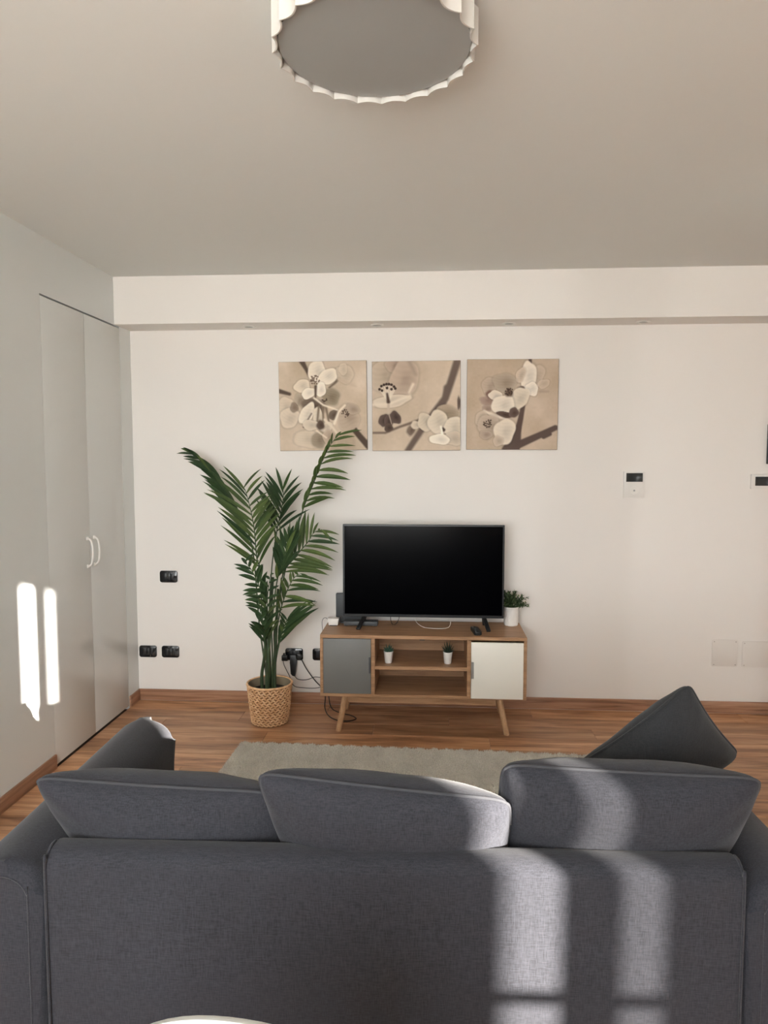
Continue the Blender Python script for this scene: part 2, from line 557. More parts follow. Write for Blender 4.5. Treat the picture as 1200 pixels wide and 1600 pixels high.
# ------------------------------------------------------------------ beam spotlights
SPL = ['recessed spotlight under the beam nearest the wardrobe',
       'recessed spotlight under the beam above the left and middle prints',
       'recessed spotlight under the beam above the right-hand print',
       'recessed spotlight under the beam above the wall display']
for lab, x in zip(SPL, (-1.131, -0.333, 0.467, 1.262)):
    s = thing('recessed_spotlight', lab, 'spotlight', (x, 4.385, ZB), 0, 'spotlights recessed in the beam')
    lathe('trim_ring', [(0.026, -0.001), (0.026, -0.005), (0.036, -0.006), (0.041, -0.003), (0.041, -0.0002), (0.026, -0.0002)], M['white_plastic'], s, 32)
    lathe('lens', [(0.001, -0.0022), (0.026, -0.0022), (0.026, -0.0002), (0.001, -0.0002)], M['diffuser'], s, 32)

# ------------------------------------------------------------------ ceiling lamp
lamp = thing('ceiling_lamp', 'round white ceiling lamp with a scalloped rim and grey diffuser', 'ceiling lamp', (-0.145, 1.829, ZC))
NS, RC, STEP = 23, 0.2555, 8
def rim_r(k, j):
    # arcs between outward cusps, bowed towards the centre
    t = (j / STEP) * 2 - 1
    return RC - 0.0135 * (1 - t * t)
loop = []
for k in range(NS):
    for j in range(STEP):
        a = 2 * math.pi * (k + j / STEP) / NS + R(-90 + 7.8)
        loop.append((math.cos(a), math.sin(a), rim_r(k, j)))
bm = bmesh.new()
zt, zb_, th = -0.012, -0.100, 0.004
rings = []
for rr, z in ((0, zt), (0, zb_), (-th, zb_), (-th, zt)):
    rings.append([bm.verts.new((c * (r + rr), s * (r + rr), z)) for c, s, r in loop])
n = len(loop)
for i in range(4):
    a, b = rings[i], rings[(i + 1) % 4]
    for k in range(n):
        bm.faces.new((a[k], a[(k + 1) % n], b[(k + 1) % n], b[k]))
bm_obj('scalloped_rim', bm, M['white_lamp'], lamp, smooth=35)
lathe('diffuser', [(0.002, -0.089), (0.225, -0.089), (0.238, -0.087), (0.238, -0.050), (0.002, -0.050)], M['diffuser'], lamp, 64)
lathe('base_plate', [(0.002, -0.0005), (0.225, -0.0005), (0.225, -0.052), (0.002, -0.052)], M['white_lamp'], lamp, 48)

# ------------------------------------------------------------------ prints on canvas
def sm(a, b, x):
    t = np.clip((x - a) / (b - a), 0, 1)
    return t * t * (3 - 2 * t)

class Paint:
    """Paints a print as colours on a fine grid; coordinates are 0..1, u to the side, v downwards."""
    def __init__(self, n, seed):
        self.n = n
        g = (np.arange(n) + 0.5) / n
        self.u, self.v = np.meshgrid(g, g)
        self.c = np.zeros((n, n, 3))
        rng = np.random.default_rng(seed)
        self.rng = rng
        def field(k):
            m = rng.normal(size=(k, k))
            xi = np.linspace(0, k - 1.001, n)
            i = xi.astype(int); f = xi - i; f = f * f * (3 - 2 * f)
            m = m[i] * (1 - f)[:, None] + m[i + 1] * f[:, None]
            return m[:, i] * (1 - f) + m[:, i + 1] * f
        self.field = field
        mott = 0.55 * field(5) + 0.3 * field(11) + 0.15 * field(40)
        self.c[:] = np.array([195, 178, 158])[None, None, :] + mott[..., None] * np.array([9, 9, 10])
    def put(self, mask, rgb):
        self.c = self.c * (1 - mask[..., None]) + np.asarray(rgb, float) * mask[..., None]
    def line(self, pts, w0, w1, rgb, soft=0.012, op=1.0):
        best = np.full_like(self.u, 9.0)
        P = np.array(pts, float)
        L = np.concatenate([[0], np.cumsum(np.hypot(*np.diff(P, axis=0).T))])
        for i in range(len(P) - 1):
            a, b = P[i], P[i + 1]
            d = b - a
            t = np.clip(((self.u - a[0]) * d[0] + (self.v - a[1]) * d[1]) / (d @ d), 0, 1)
            dist = np.hypot(self.u - a[0] - t * d[0], self.v - a[1] - t * d[1])
            s = (L[i] + t * (L[i + 1] - L[i])) / L[-1]
            best = np.minimum(best, dist - 0.5 * (w0 + (w1 - w0) * s))
        self.put((1 - sm(-soft, soft, best)) * op, rgb)
    def petal(self, cu, cv, ru, rv, ang, rgb, edge=4, soft=0.10, veins=True, dark=42, op=1.0):
        a = R(ang)
        x = ((self.u - cu) * math.cos(a) + (self.v - cv) * math.sin(a)) / ru
        y = (-(self.u - cu) * math.sin(a) + (self.v - cv) * math.cos(a)) / rv
        th = np.arctan2(y, x)
        wob = 1 + 0.06 * np.sin(3 * th + cu * 40) + 0.04 * np.sin(5 * th + cv * 60)
        r = np.hypot(x, y) / wob
        m = (1 - sm(1 - soft, 1 + soft * 0.4, r)) * op
        shade = edge * sm(0.55, 1.0, r) - dark * sm(0.0, 1.0, (x * 0.5 + 0.5) * (1 - r))
        if veins:
            shade = shade + 2.5 * np.sin(y * 22 + 2 * np.sin(x * 3)) * (1 - r * 0.5)
        base = np.array(rgb, float)[None, None, :] + shade[..., None] * np.array([1, 0.98, 0.94])
        # thin shadow round the petal sets it off from what lies under it
        ring = sm(0.92, 1.02, r) * (1 - sm(1.02, 1.22, r)) * 0.18 * op
        self.c = self.c * (1 - ring[..., None] * 0.45)
        self.c = self.c * (1 - m[..., None]) + base * m[..., None]
    def dots(self, cu, cv, sp, n, r, rgb, stalk=None):
        for _ in range(n):
            a = self.rng.uniform(0, 2 * math.pi); d = sp * math.sqrt(self.rng.uniform())
            x, y_ = cu + d * math.cos(a), cv + d * math.sin(a)
            if stalk:
                self.line([stalk, (x, y_)], 0.008, 0.006, (222, 212, 196), 0.005)
            self.put(1 - sm(r * 0.6, r * 1.3, np.hypot(self.u - x, self.v - y_)), rgb)

def print_one():
    p = Paint(170, 3)
    k = lambda x, y_: ((x - 80) / 690, (y_ - 125) / 690)          # measured on the print
    L, D = (222, 211, 194), (86, 73, 64)
    p.line([k(265, 120), k(300, 185), k(325, 245)], 0.062, 0.02, D)
    p.line([k(80, 350), k(165, 375)], 0.05, 0.035, D)
    p.line([k(655, 640), k(720, 720), k(780, 790)], 0.06, 0.07, D)
    p.line([k(480, 330), k(520, 300), k(560, 260)], 0.018, 0.03, (110, 95, 82))
    p.petal(*k(600, 230), 0.11, 0.10, 20, (196, 181, 162), op=0.8)
    p.petal(*k(590, 190), 0.05, 0.07, 0, (205, 191, 172), op=0.6)
    p.line([k(560, 270), k(690, 325)], 0.05, 0.01, (188, 170, 150), 0.02, 0.8)
    p.petal(*k(130, 470), 0.09, 0.11, 10, (207, 193, 174), op=0.8)
    p.petal(*k(160, 560), 0.11, 0.12, 40, (208, 194, 176), op=0.9)
    p.petal(*k(200, 480), 0.05, 0.06, 0, (128, 112, 98), op=0.8)
    p.petal(*k(240, 415), 0.055, 0.065, 10, (168, 154, 136))
    p.petal(*k(350, 470), 0.16, 0.10, 10, (112, 98, 86), soft=0.3)
    p.petal(*k(300, 730), 0.16, 0.10, 10, (204, 190, 171), soft=0.3, op=0.8)
    p.petal(*k(300, 530), 0.075, 0.14, 30, L)
    p.petal(*k(390, 560), 0.06, 0.12, -10, (210, 198, 180))
    p.line([k(270, 635), k(335, 530)], 0.014, 0.010, (92, 78, 68))
    for x0, x1 in ((395, 380), (425, 428), (450, 470)):
        p.line([k(x0, 475), k(x1, 590)], 0.024, 0.02, (120, 106, 90))
    p.petal(*k(510, 540), 0.05, 0.07, 40, (110, 96, 84))
    p.petal(*k(450, 640), 0.08, 0.06, -30, (205, 192, 174))
    p.petal(*k(330, 620), 0.10, 0.06, 5, (205, 192, 174))
    p.petal(*k(405, 620), 0.05, 0.06, 0, (96, 82, 72), soft=0.3)
    p.petal(*k(390, 735), 0.085, 0.10, 10, (152, 138, 120))
    p.petal(*k(470, 720), 0.07, 0.09, -20, (178, 160, 142))
    p.line([k(375, 665), k(450, 720)], 0.018, 0.014, (222, 210, 192))
    p.petal(*k(490, 400), 0.11, 0.095, 25, (146, 133, 114))
    p.dots(*k(440, 430), 0.03, 10, 0.008, (70, 58, 50))
    p.line([k(360, 410), k(430, 465), k(540, 505)], 0.022, 0.018, (226, 215, 198))
    p.line([k(440, 580), k(500, 640), k(530, 680)], 0.03, 0.022, (214, 202, 184))
    p.petal(*k(625, 570), 0.12, 0.15, -15, (178, 161, 143))
    p.petal(*k(660, 500), 0.08, 0.06, 20, (170, 153, 136))
    p.dots(*k(600, 530), 0.045, 22, 0.008, (84, 70, 60))
    p.line([k(515, 610), k(550, 520), k(600, 470)], 0.03, 0.02, (224, 213, 196))
    p.petal(*k(385, 205), 0.105, 0.13, -5, L)
    p.petal(*k(265, 315), 0.095, 0.075, -15, (214, 201, 182))
    p.petal(*k(470, 245), 0.115, 0.085, -25, (224, 213, 196))
    p.petal(*k(315, 372), 0.085, 0.06, -25, (226, 216, 200))
    p.petal(*k(412, 345), 0.06, 0.085, 10, (230, 220, 205))
    p.line([k(370, 400), k(372, 320)], 0.02, 0.03, (88, 74, 64))
    p.dots(*k(365, 270), 0.055, 34, 0.0085, (110, 92, 78))
    return p

def print_two():
    p = Paint(170, 5)
    k = lambda x, y_: ((x - 581) / 139, (y_ - 563) / 141)
    D = (104, 90, 82)
    p.petal(*k(600, 585), 0.15, 0.20, 10, (188, 172, 153))
    p.petal(*k(616, 570), 0.10, 0.08, 0, (176, 157, 141), soft=0.3)
    p.petal(*k(631, 592), 0.16, 0.24, 20, (182, 164, 147))
    p.petal(*k(612, 626), 0.22, 0.07, -8, (206, 193, 175))
    p.line([k(582, 631), k(606, 631), k(624, 624), k(641, 618)], 0.03, 0.03, (218, 206, 188), 0.02)
    p.line([k(646, 600), k(640, 612)], 0.03, 0.02, (222, 211, 194), 0.02)
    p.line([k(640, 563), k(650, 584)], 0.05, 0.03, (160, 144, 128), 0.03)
    for q in ((596, 602), (600, 600), (604, 599), (608, 599), (612, 600), (616, 603), (593, 607), (618, 606), (597, 609), (612, 607), (605, 605)):
        p.line([k(607, 627), k(*q)], 0.014, 0.010, (216, 205, 188), 0.006)
        p.put(1 - sm(0.010, 0.020, np.hypot(p.u - k(*q)[0], p.v - k(*q)[1])), (62, 50, 44))
    p.line([k(607, 627), k(605, 614)], 0.04, 0.02, (80, 66, 58), 0.012)
    p.line([k(607, 632), k(607, 655)], 0.03, 0.02, (190, 174, 156), 0.01)
    p.line([k(583, 676), k(602, 676), k(624, 667), k(645, 660), k(664, 653)], 0.022, 0.03, (112, 96, 86))
    for q, rr, an in (((599, 656), 0.055, 20), ((607, 658), 0.055, 0), ((618, 652), 0.06, -35)):
        p.petal(*k(*q), rr, rr * 1.35, an, (92, 78, 72), veins=False)
    p.petal(*k(607, 668), 0.05, 0.05, 0, (90, 76, 68), veins=False)
    p.line([k(608, 648), k(612, 662)], 0.012, 0.01, (168, 152, 138), 0.006)
    p.line([k(717, 560), k(706, 595), k(697, 622), k(679, 645), k(662, 668), k(636, 707)], 0.085, 0.065, D, 0.018)
    p.line([k(699, 606), k(695, 632)], 0.07, 0.04, D, 0.02)
    p.petal(*k(643, 672), 0.05, 0.07, 30, (122, 106, 94), soft=0.3)
    p.petal(*k(650, 664), 0.06, 0.05, 0, (204, 190, 172), soft=0.3)
    p.petal(*k(718, 630), 0.02, 0.08, 0, (110, 95, 86), soft=0.3)
    p.petal(*k(666, 660), 0.09, 0.11, -30, (200, 187, 168))
    p.petal(*k(700, 646), 0.13, 0.10, 15, (164, 148, 128))
    p.petal(*k(686, 660), 0.12, 0.14, -15, (208, 196, 178))
    p.petal(*k(710, 668), 0.11, 0.12, 10, (210, 198, 180))
    p.petal(*k(710, 686), 0.11, 0.08, 5, (196, 182, 164))
    p.petal(*k(688, 687), 0.12, 0.06, 5, (226, 217, 202))
    p.petal(*k(693, 672), 0.03, 0.03, 0, (84, 70, 60), veins=False, soft=0.4)
    p.line([k(690, 667), k(692, 678)], 0.022, 0.03, (236, 228, 214), 0.01)
    return p

def print_three():
    p = Paint(170, 9)
    p.c += np.array([-13, -14, -14])
    k = lambda x, y_: ((x - 729) / 144, (y_ - 561) / 142)
    D = (88, 74, 68)
    p.line([k(828.5, 560), k(828.5, 569)], 0.036, 0.036, D, 0.008)
    p.petal(*k(838, 588), 0.09, 0.13, 25, (190, 174, 157), op=0.7)
    p.petal(*k(826, 588), 0.09, 0.17, 5, (222, 211, 196))
    p.petal(*k(832, 608), 0.07, 0.08, -20, (224, 214, 200))
    p.petal(*k(814, 586), 0.05, 0.09, 20, (196, 180, 162))
    p.petal(*k(850, 600), 0.07, 0.05, -20, (196, 180, 162), op=0.7)
    p.line([k(845, 612), k(858, 612)], 0.02, 0.01, (150, 132, 118), 0.02, 0.7)
    p.petal(*k(815, 609), 0.05, 0.04, 0, (122, 106, 94))
    p.line([k(870, 669), k(845, 681), k(812, 696)], 0.06, 0.085, D, 0.010)
    p.line([k(852, 683), k(862, 679)], 0.05, 0.04, D, 0.01)
    p.line([k(800, 706), k(806, 690), k(811, 670)], 0.20, 0.075, D, 0.012)
    p.line([k(811, 674), k(815, 655), k(819, 632)], 0.07, 0.045, D, 0.010)
    p.petal(*k(765, 603), 0.085, 0.10, 15, (178, 161, 144))
    p.petal(*k(762, 626), 0.085, 0.05, 0, (158, 136, 123), veins=False)
    p.petal(*k(766, 616), 0.05, 0.05, 0, (122, 96, 86), veins=False, soft=0.3)
    p.petal(*k(761, 640), 0.05, 0.055, 0, (160, 140, 126))
    p.petal(*k(789, 598), 0.13, 0.105, 10, (164, 149, 132))
    p.petal(*k(775, 618), 0.085, 0.055, 10, (216, 204, 188))
    p.petal(*k(813, 622), 0.10, 0.13, 30, (208, 196, 178))
    p.petal(*k(787, 634), 0.13, 0.12, -10, (218, 207, 191))
    p.petal(*k(796, 614), 0.05, 0.05, 0, (104, 88, 76), soft=0.4, veins=False)
    p.dots(*k(796, 612), 0.045, 22, 0.008, (66, 54, 46))
    p.petal(*k(789, 648), 0.09, 0.035, 12, (92, 76, 68), veins=False)
    p.petal(*k(804, 645), 0.055, 0.06, 30, (100, 84, 76), veins=False)
    p.line([k(757, 643), k(775, 650), k(795, 657)], 0.035, 0.02, (214, 202, 186))
    p.petal(*k(754, 655), 0.08, 0.085, 0, (188, 172, 154))
    p.petal(*k(764, 666), 0.12, 0.13, 10, (180, 163, 146))
    p.petal(*k(760, 680), 0.07, 0.05, 0, (170, 152, 136))
    p.petal(*k(790, 675), 0.12, 0.15, 15, (212, 200, 183))
    p.petal(*k(780, 690), 0.06, 0.06, 0, (188, 172, 154))
    p.dots(*k(763, 662), 0.05, 28, 0.0085, (82, 68, 58))
    return p

def canvas(label, x0, x1, z0, z1, painter, tilt):
    cx, cz = (x0 + x1) / 2, (z0 + z1) / 2
    t = thing('canvas_print', label, 'picture', (cx, YB - 0.0005, cz), 0, 'flower prints above the television')
    t.rotation_euler = (0, tilt, 0)
    hx, hz, d = (x1 - x0) / 2, (z1 - z0) / 2, 0.020
    box('stretcher', -hx, hx, -d, 0, -hz, hz, M['canvas_edge'], t, 0.002, 1)
    p = painter()
    n = p.n
    g = np.linspace(-1, 1, n + 1)
    uu, vv = np.meshgrid(g * (hx - 0.0015), -g * (hz - 0.0015))
    V = np.stack([uu, np.full_like(uu, -d - 0.0007), vv], -1).reshape(-1, 3)
    i = np.arange(n * (n + 1)).reshape(n, n + 1)[:, :-1].ravel()
    F = np.stack([i, i + n + 1, i + n + 2, i + 1], 1)
    me = bpy.data.meshes.new('print')
    me.from_pydata(V.tolist(), [], F.tolist())
    c = np.clip(p.c / 255.0, 0, 1)
    lin = np.where(c <= 0.04045, c / 12.92, ((c + 0.055) / 1.055) ** 2.4)
    # the print's own colours: what shows on the lit wall, over that wall's brightness
    lin = np.clip(lin * 1.22, 0, 0.95)
    pad = np.pad(lin, ((0, 1), (0, 1), (0, 0)), mode='edge').reshape(-1, 3)
    rgba = np.concatenate([pad, np.ones((len(pad), 1))], 1).astype(np.float32)
    at = me.color_attributes.new('print', 'FLOAT_COLOR', 'POINT')
    at.data.foreach_set('color', rgba.ravel())
    me.materials.append(M['canvas'])
    o = bpy.data.objects.new('print', me)
    link(o, t)

canvas('square canvas print of a full blossom cluster, its lower edge behind the palm tip', -0.964, -0.404, 1.652, 2.212, print_one, R(-0.7))
canvas('square canvas print with a long diagonal twig and two pale blossoms, middle of the three', -0.372, 0.182, 1.650, 2.208, print_two, R(-0.3))
canvas('square canvas print with one blossom bunch on a dark forked branch', 0.220, 0.783, 1.655, 2.214, print_three, R(0.2))

# ------------------------------------------------------------------ television stand
SX0, SX1, SY0, SY1, SZ0, SZ1 = -0.642, 0.554, 4.02, 4.405, 0.209, 0.576
scx, scy = (SX0 + SX1) / 2, (SY0 + SY1) / 2
st = thing('tv_stand', 'oak television stand with one grey door, one white door and open shelves between', 'tv stand', (scx, scy, 0))
hx, hy = (SX1 - SX0) / 2, (SY1 - SY0) / 2
TP = 0.018
box('top_panel', -hx, hx, -hy, hy, SZ1 - 0.020, SZ1, M['oak'], st, 0.0015, 1)
box('bottom_panel', -hx, hx, -hy, hy, SZ0, SZ0 + TP, M['oak'], st, 0.0015, 1)
for x in (-hx, hx - TP):
    box('side_panel', x, x + TP, -hy, hy, SZ0 + TP, SZ1 - 0.020, M['oak'], st, 0.001, 1)
DL, DR = -0.343 - scx, 0.213 - scx
for x in (DL, DR):
    box('divider', x, x + 0.022, -hy + 0.002, hy - 0.012, SZ0 + TP, SZ1 - 0.020, M['oak'], st, 0.001, 1)
box('shelf', DL + 0.022, DR, -hy + 0.003, hy - 0.012, 0.374, 0.394, M['oak'], st, 0.001, 1)
box('back_panel', -hx + 0.004, hx - 0.004, hy - 0.012, hy - 0.004, SZ0 + TP, SZ1 - 0.020, M['oak'], st)
box('door_catch', -0.018, 0.012, -hy + 0.010, -hy + 0.030, SZ1 - 0.027, SZ1 - 0.020, M['dark_grey'], st, 0.001, 1)
d = box('door', -hx + TP + 0.001, DL - 0.001, -hy - 0.001, -hy + 0.016, SZ0 + TP + 0.001, SZ1 - 0.0225, M['door_grey'], st, 0.0015, 2)
d['label'] = 'grey lacquered door'
h = box('handle', DL - 0.013, DL - 0.002, -hy - 0.006, -hy + 0.001, 0.352, 0.447, M['dark_grey'], d, 0.0012, 1)
d = box('door', DR + 0.023, hx - 0.020, -hy - 0.009, -hy + 0.008, SZ0 + 0.008, SZ1 - 0.030, M['door_white'], st, 0.0015, 2)
d['label'] = 'creamy white lacquered door'
h = box('handle', DR + 0.0235, DR + 0.038, -hy - 0.014, -hy - 0.008, 0.335, 0.432, M['metal'], d, 0.0012, 1)
for sx, xt, xb in ((-1, -0.497 - scx, -0.537 - scx), (1, 0.402 - scx, 0.446 - scx)):
    for sy in (-1, 1):
        yt, yb = sy * (hy - 0.045), sy * (hy - 0.012)
        bm = bmesh.new()
        add_tube(bm, [(xt, yt, SZ0 + 0.001), (xb, yb, 0.004), (xb, yb, 0.0)], 0.020, 0.0135, 16)
        # square the foot and the seat against floor and panel
        for v in bm.verts:
            if v.co.z < 0.02: v.co.z = 0.0
            elif v.co.z > 0.15: v.co.z = SZ0
        bm_obj('leg', bm, M['oak_v'], st, smooth=50)
for y in (-hy + 0.040, hy - 0.062):
    box('apron_rail', -0.500 - scx + 0.02, 0.405 - scx - 0.02, y, y + 0.022, SZ0 - 0.048, SZ0, M['oak'], st, 0.0015, 1)

# ------------------------------------------------------------------ television
TVX0, TVX1, TVZ0, TVZ1, TVY = -0.531, 0.440, 0.641, 1.204, 4.225
tcx = (TVX0 + TVX1) / 2
tv = thing('television', 'flat black television standing on two splayed feet on the oak stand', 'television', (tcx, TVY, SZ1))
hw = (TVX1 - TVX0) / 2
z0, z1 = TVZ0 - SZ1, TVZ1 - SZ1
bm = bmesh.new()
b = 0.011
for x0, x1, a0, a1 in ((-hw, hw, z1 - b, z1), (-hw, hw, z0, z0 + 0.017), (-hw, -hw + b, z0 + 0.017, z1 - b), (hw - b, hw, z0 + 0.017, z1 - b)):
    add_box(bm, x0, x1, -0.006, 0.022, a0, a1, 0.0015, 1)
bm_obj('bezel', bm, M['bezel'], tv, smooth=40)
box('screen', -hw + b - 0.001, hw - b + 0.001, -0.003, 0.010, z0 + 0.016, z1 - b + 0.001, M['screen'], tv)
box('rear_housing', -hw + 0.06, hw - 0.06, 0.018, 0.062, z0 + 0.005, z1 - 0.20, M['bezel'], tv, 0.015, 2)
for sx, xt, xf in ((-1, -0.398 - tcx, -0.432 - tcx), (1, 0.322 - tcx, 0.345 - tcx)):
    bm = bmesh.new()
    top = Vector((xt, 0.012, z0 + 0.006))
    for tip in (Vector((xf, -0.088, 0.006)), Vector((xf - sx * 0.012, 0.080, 0.006))):
        v = tip - top
        L = v.length
        q = v.to_track_quat('Z', 'Y').to_matrix().to_4x4()
        add_box(bm, -0.012, 0.012, -0.006, 0.006, 0, L, 0.002, 1, Matrix.Translation(top) @ q)
    for vv in bm.verts:
        if vv.co.z < 0.0005: vv.co.z = 0.0005
    bm_obj('foot', bm, M['black'], tv, smooth=40)

# small things on top of the stand
rt = thing('router', 'dark grey upright router half hidden behind the television', 'router', (-0.500, 4.335, SZ1))
box('case', -0.088, 0.088, -0.018, 0.018, 0.006, 0.186, M['dark_grey'], rt, 0.004, 2)
box('stand_foot', -0.060, 0.060, -0.028, 0.028, 0.0, 0.012, M['black'], rt, 0.003, 1)
sb = thing('set_top_box', 'flat dark grey set-top box lying under the television', 'set-top box', (-0.425, 4.267, SZ1))
box('case', -0.105, 0.105, -0.033, 0.033, 0.004, 0.030, M['dark_grey'], sb, 0.004, 2)
for x in (-0.09, 0.09):
    box('foot', x - 0.008, x + 0.008, -0.02, 0.02, 0.0, 0.005, M['black'], sb)
hub = thing('network_box', 'small white network box on black feet at the end of the stand', 'network box', (-0.594, 4.255, SZ1))
bm = bmesh.new()
add_prism(bm, [(-0.028, 0.006), (0.028, 0.006), (0.035, 0.046), (-0.035, 0.046)], -0.025, 0.030, 'Y', 0.002, 2)
bm_obj('case', bm, M['white_plastic'], hub, smooth=40)
box('foot', -0.022, 0.022, -0.018, 0.024, 0.0, 0.007, M['black'], hub)

rc = thing('remote_control', 'black remote control lying on the stand in front of the television', 'remote control', (0.270, 4.13, SZ1), R(7))
bm = bmesh.new()
add_prism(bm, rrect(-0.0215, 0.0215, -0.075, 0.075, 0.012), 0.0, 0.020, 'Z', 0.004, 3)
bm_obj('body', bm, M['black'], rc, smooth=40)
bm = bmesh.new()
for i in range(3):
    for j in range(4):
        add_lathe(bm, [(0.0038, 0.0200), (0.0038, 0.0215), (0.001, 0.0216)], -0.012 + 0.012 * i, -0.052 + 0.019 * j, 10)
bm_obj('button', bm, M['dark_grey'], rc, smooth=40)
b1 = lathe('button', [(0.010, 0.0200), (0.010, 0.0214), (0.0065, 0.0216), (0.001, 0.0216)], M['dark_grey'], rc, 20, cx=0, cy=0.030)
b2 = lathe('button', [(0.0058, 0.0200), (0.0058, 0.0220), (0.001, 0.0222)], M['metal'], rc, 16, cx=-0.010, cy=0.056)
b2['label'] = 'pale round button'

# potted plants
def add_leaf(bm, base, d, L, W, up=Vector((0, 0, 1)), bend=0.15, seg=3):
    d = Vector(d).normalized()
    s = d.cross(up)
    s = s.normalized() if s.length > 1e-4 else Vector((1, 0, 0))
    nrm = s.cross(d).normalized()
    prev = None
    for i in range(seg + 1):
        t = i / seg
        w = W * math.sin(math.pi * (0.12 + 0.86 * t)) * (1 if t < 1 else 0.1)
        p = base + d * (L * t) - nrm * (bend * L * t * t)
        row = [bm.verts.new(p - s * w * 0.5 + nrm * w * 0.12), bm.verts.new(p - nrm * w * 0.05), bm.verts.new(p + s * w * 0.5 + nrm * w * 0.12)]
        if prev:
            for a in range(2):
                bm.faces.new((prev[a], prev[a + 1], row[a + 1], row[a]))
        prev = row

pp = thing('potted_plant', 'small bushy green plant in a ribbed white pot beside the television', 'potted plant', (0.497, 4.338, SZ1))
prof = [(0.001, 0.0), (0.040, 0.0), (0.042, 0.003)]
for k in range(14):
    z = 0.005 + k * 0.0075
    r = 0.0425 + 0.004 * k / 14
    prof += [(r + 0.0008, z), (r + 0.0008, z + 0.004), (r - 0.0004, z + 0.0055)]
prof += [(0.0475, 0.112), (0.0475, 0.116), (0.044, 0.116), (0.043, 0.098), (0.001, 0.098)]
lathe('pot', prof, M['pot_white'], pp, 40, 30)
lathe('soil', [(0.001, 0.0985), (0.0425, 0.0985), (0.0425, 0.102), (0.001, 0.104)], M['soil'], pp, 24)
rg = random.Random(11)
bm, bm2, bs = bmesh.new(), bmesh.new(), bmesh.new()
for i in range(70):
    az = rg.uniform(0, 2 * math.pi); el = rg.uniform(0.15, 1.45)
    L = rg.uniform(0.055, 0.10) + 0.02 * math.sin(el)
    d = Vector((math.cos(az) * math.cos(el) * 0.95, math.sin(az) * math.cos(el) * 0.8, math.sin(el)))
    a = Vector((0.012 * math.cos(az), 0.012 * math.sin(az), 0.102))
    path = [a, a + d * L * 0.5 + Vector((0, 0, 0.012)), a + d * L]
    add_tube(bs, smooth_path(path, 3), 0.0011, 0.0006, 4)
    P = smooth_path(path, 5)
    for q in P[3:]:
        for _ in range(3):
            dd = (d * 0.4 + Vector((rg.uniform(-1, 1), rg.uniform(-1, 1), rg.uniform(-0.5, 0.9)))).normalized()
            add_leaf(bm if rg.random() < 0.72 else bm2, q, dd, rg.uniform(0.014, 0.022), rg.uniform(0.008, 0.012), seg=2)
bm_obj('stem', bs, M['leaf_small'], pp, smooth=180)['kind'] = 'stuff'
bm_obj('foliage', bm, M['leaf_small'], pp, smooth=180)['kind'] = 'stuff'
bm_obj('foliage', bm2, M['leaf_pale'], pp, smooth=180)['kind'] = 'stuff'

def succulent(label, x, y, m, n, hgt, wid, spiky):
    s = thing('succulent', label, 'potted plant', (x, y, 0.394), 0, 'succulents on the open shelf')
    lathe('pot', [(0.001, 0.0), (0.0195, 0.0), (0.021, 0.002), (0.0275, 0.062), (0.0285, 0.064), (0.0285, 0.070), (0.026, 0.070), (0.0245, 0.060), (0.001, 0.060)], M['pot_white'], s, 32)
    lathe('soil', [(0.001, 0.0602), (0.0242, 0.0602), (0.0245, 0.064), (0.001, 0.065)], M['soil'], s, 20)
    r = random.Random(int(x * 1000))
    for i in range(n):
        t = i / n
        az = i * 2.39996
        el = 0.30 + 1.15 * t
        L = (hgt * (0.62 + 0.38 * t)) * r.uniform(0.85, 1.12)
        d = Vector((math.cos(az) * math.cos(el) * wid, math.sin(az) * math.cos(el) * wid, math.sin(el)))
        bm = bmesh.new()
        base = Vector((0.006 * math.cos(az), 0.006 * math.sin(az), 0.064))
        rr = 0.0042 if not spiky else 0.0034
        path = [base, base + d * L * 0.4, base + d * L * 0.75 + Vector((0, 0, L * 0.04)), base + d * L + Vector((0, 0, L * 0.10))]
        add_tube(bm, smooth_path(path, 2), rr * 1.35, 0.0006, 6)
        bm_obj('leaf', bm, m, s, smooth=180)
succulent('small green succulent with short fleshy leaves in a white pot, nearer the grey door', -0.246, 4.100, M['succulent'], 26, 0.044, 1.0, False)
succulent('small dark spiky succulent in a white pot, nearer the white door', 0.104, 4.108, M['succulent_dark'], 30, 0.062, 0.85, True)

# ------------------------------------------------------------------ palm in a basket
PX, PY = -0.9726, 4.147
bk = thing('basket', 'round woven seagrass basket holding the palm by the wall', 'basket', (PX, PY, 0))
BH, BR0, BR1 = 0.245, 0.108, 0.136
def br(z):
    t = z / BH
    return BR0 + (BR1 - BR0) * (t ** 0.8)
lathe('body', [(0.001, 0.001), (BR0 - 0.006, 0.001)] + [(br(z) - 0.005, z) for z in np.linspace(0.006, BH - 0.002, 8)] + [(BR1 - 0.010, BH - 0.002), (BR1 - 0.012, BH - 0.09), (0.001, BH - 0.09)], M['basket_in'], bk, 48)
lathe('gap_shade_sleeve', [(BR0 - 0.004, 0.002)] + [(br(z) - 0.0030, z) for z in np.linspace(0.004, BH - 0.006, 8)] + [(br(BH) - 0.0049, BH - 0.006), (BR0 - 0.0049, 0.002)], M['basket_gap_shade'], bk, 48)  # dark sleeve behind the weave; its colour stands in for shade in the gaps
bm = bmesh.new()
rg = random.Random(5)
NR, NC = 15, 25
rh = (BH - 0.016) / NR
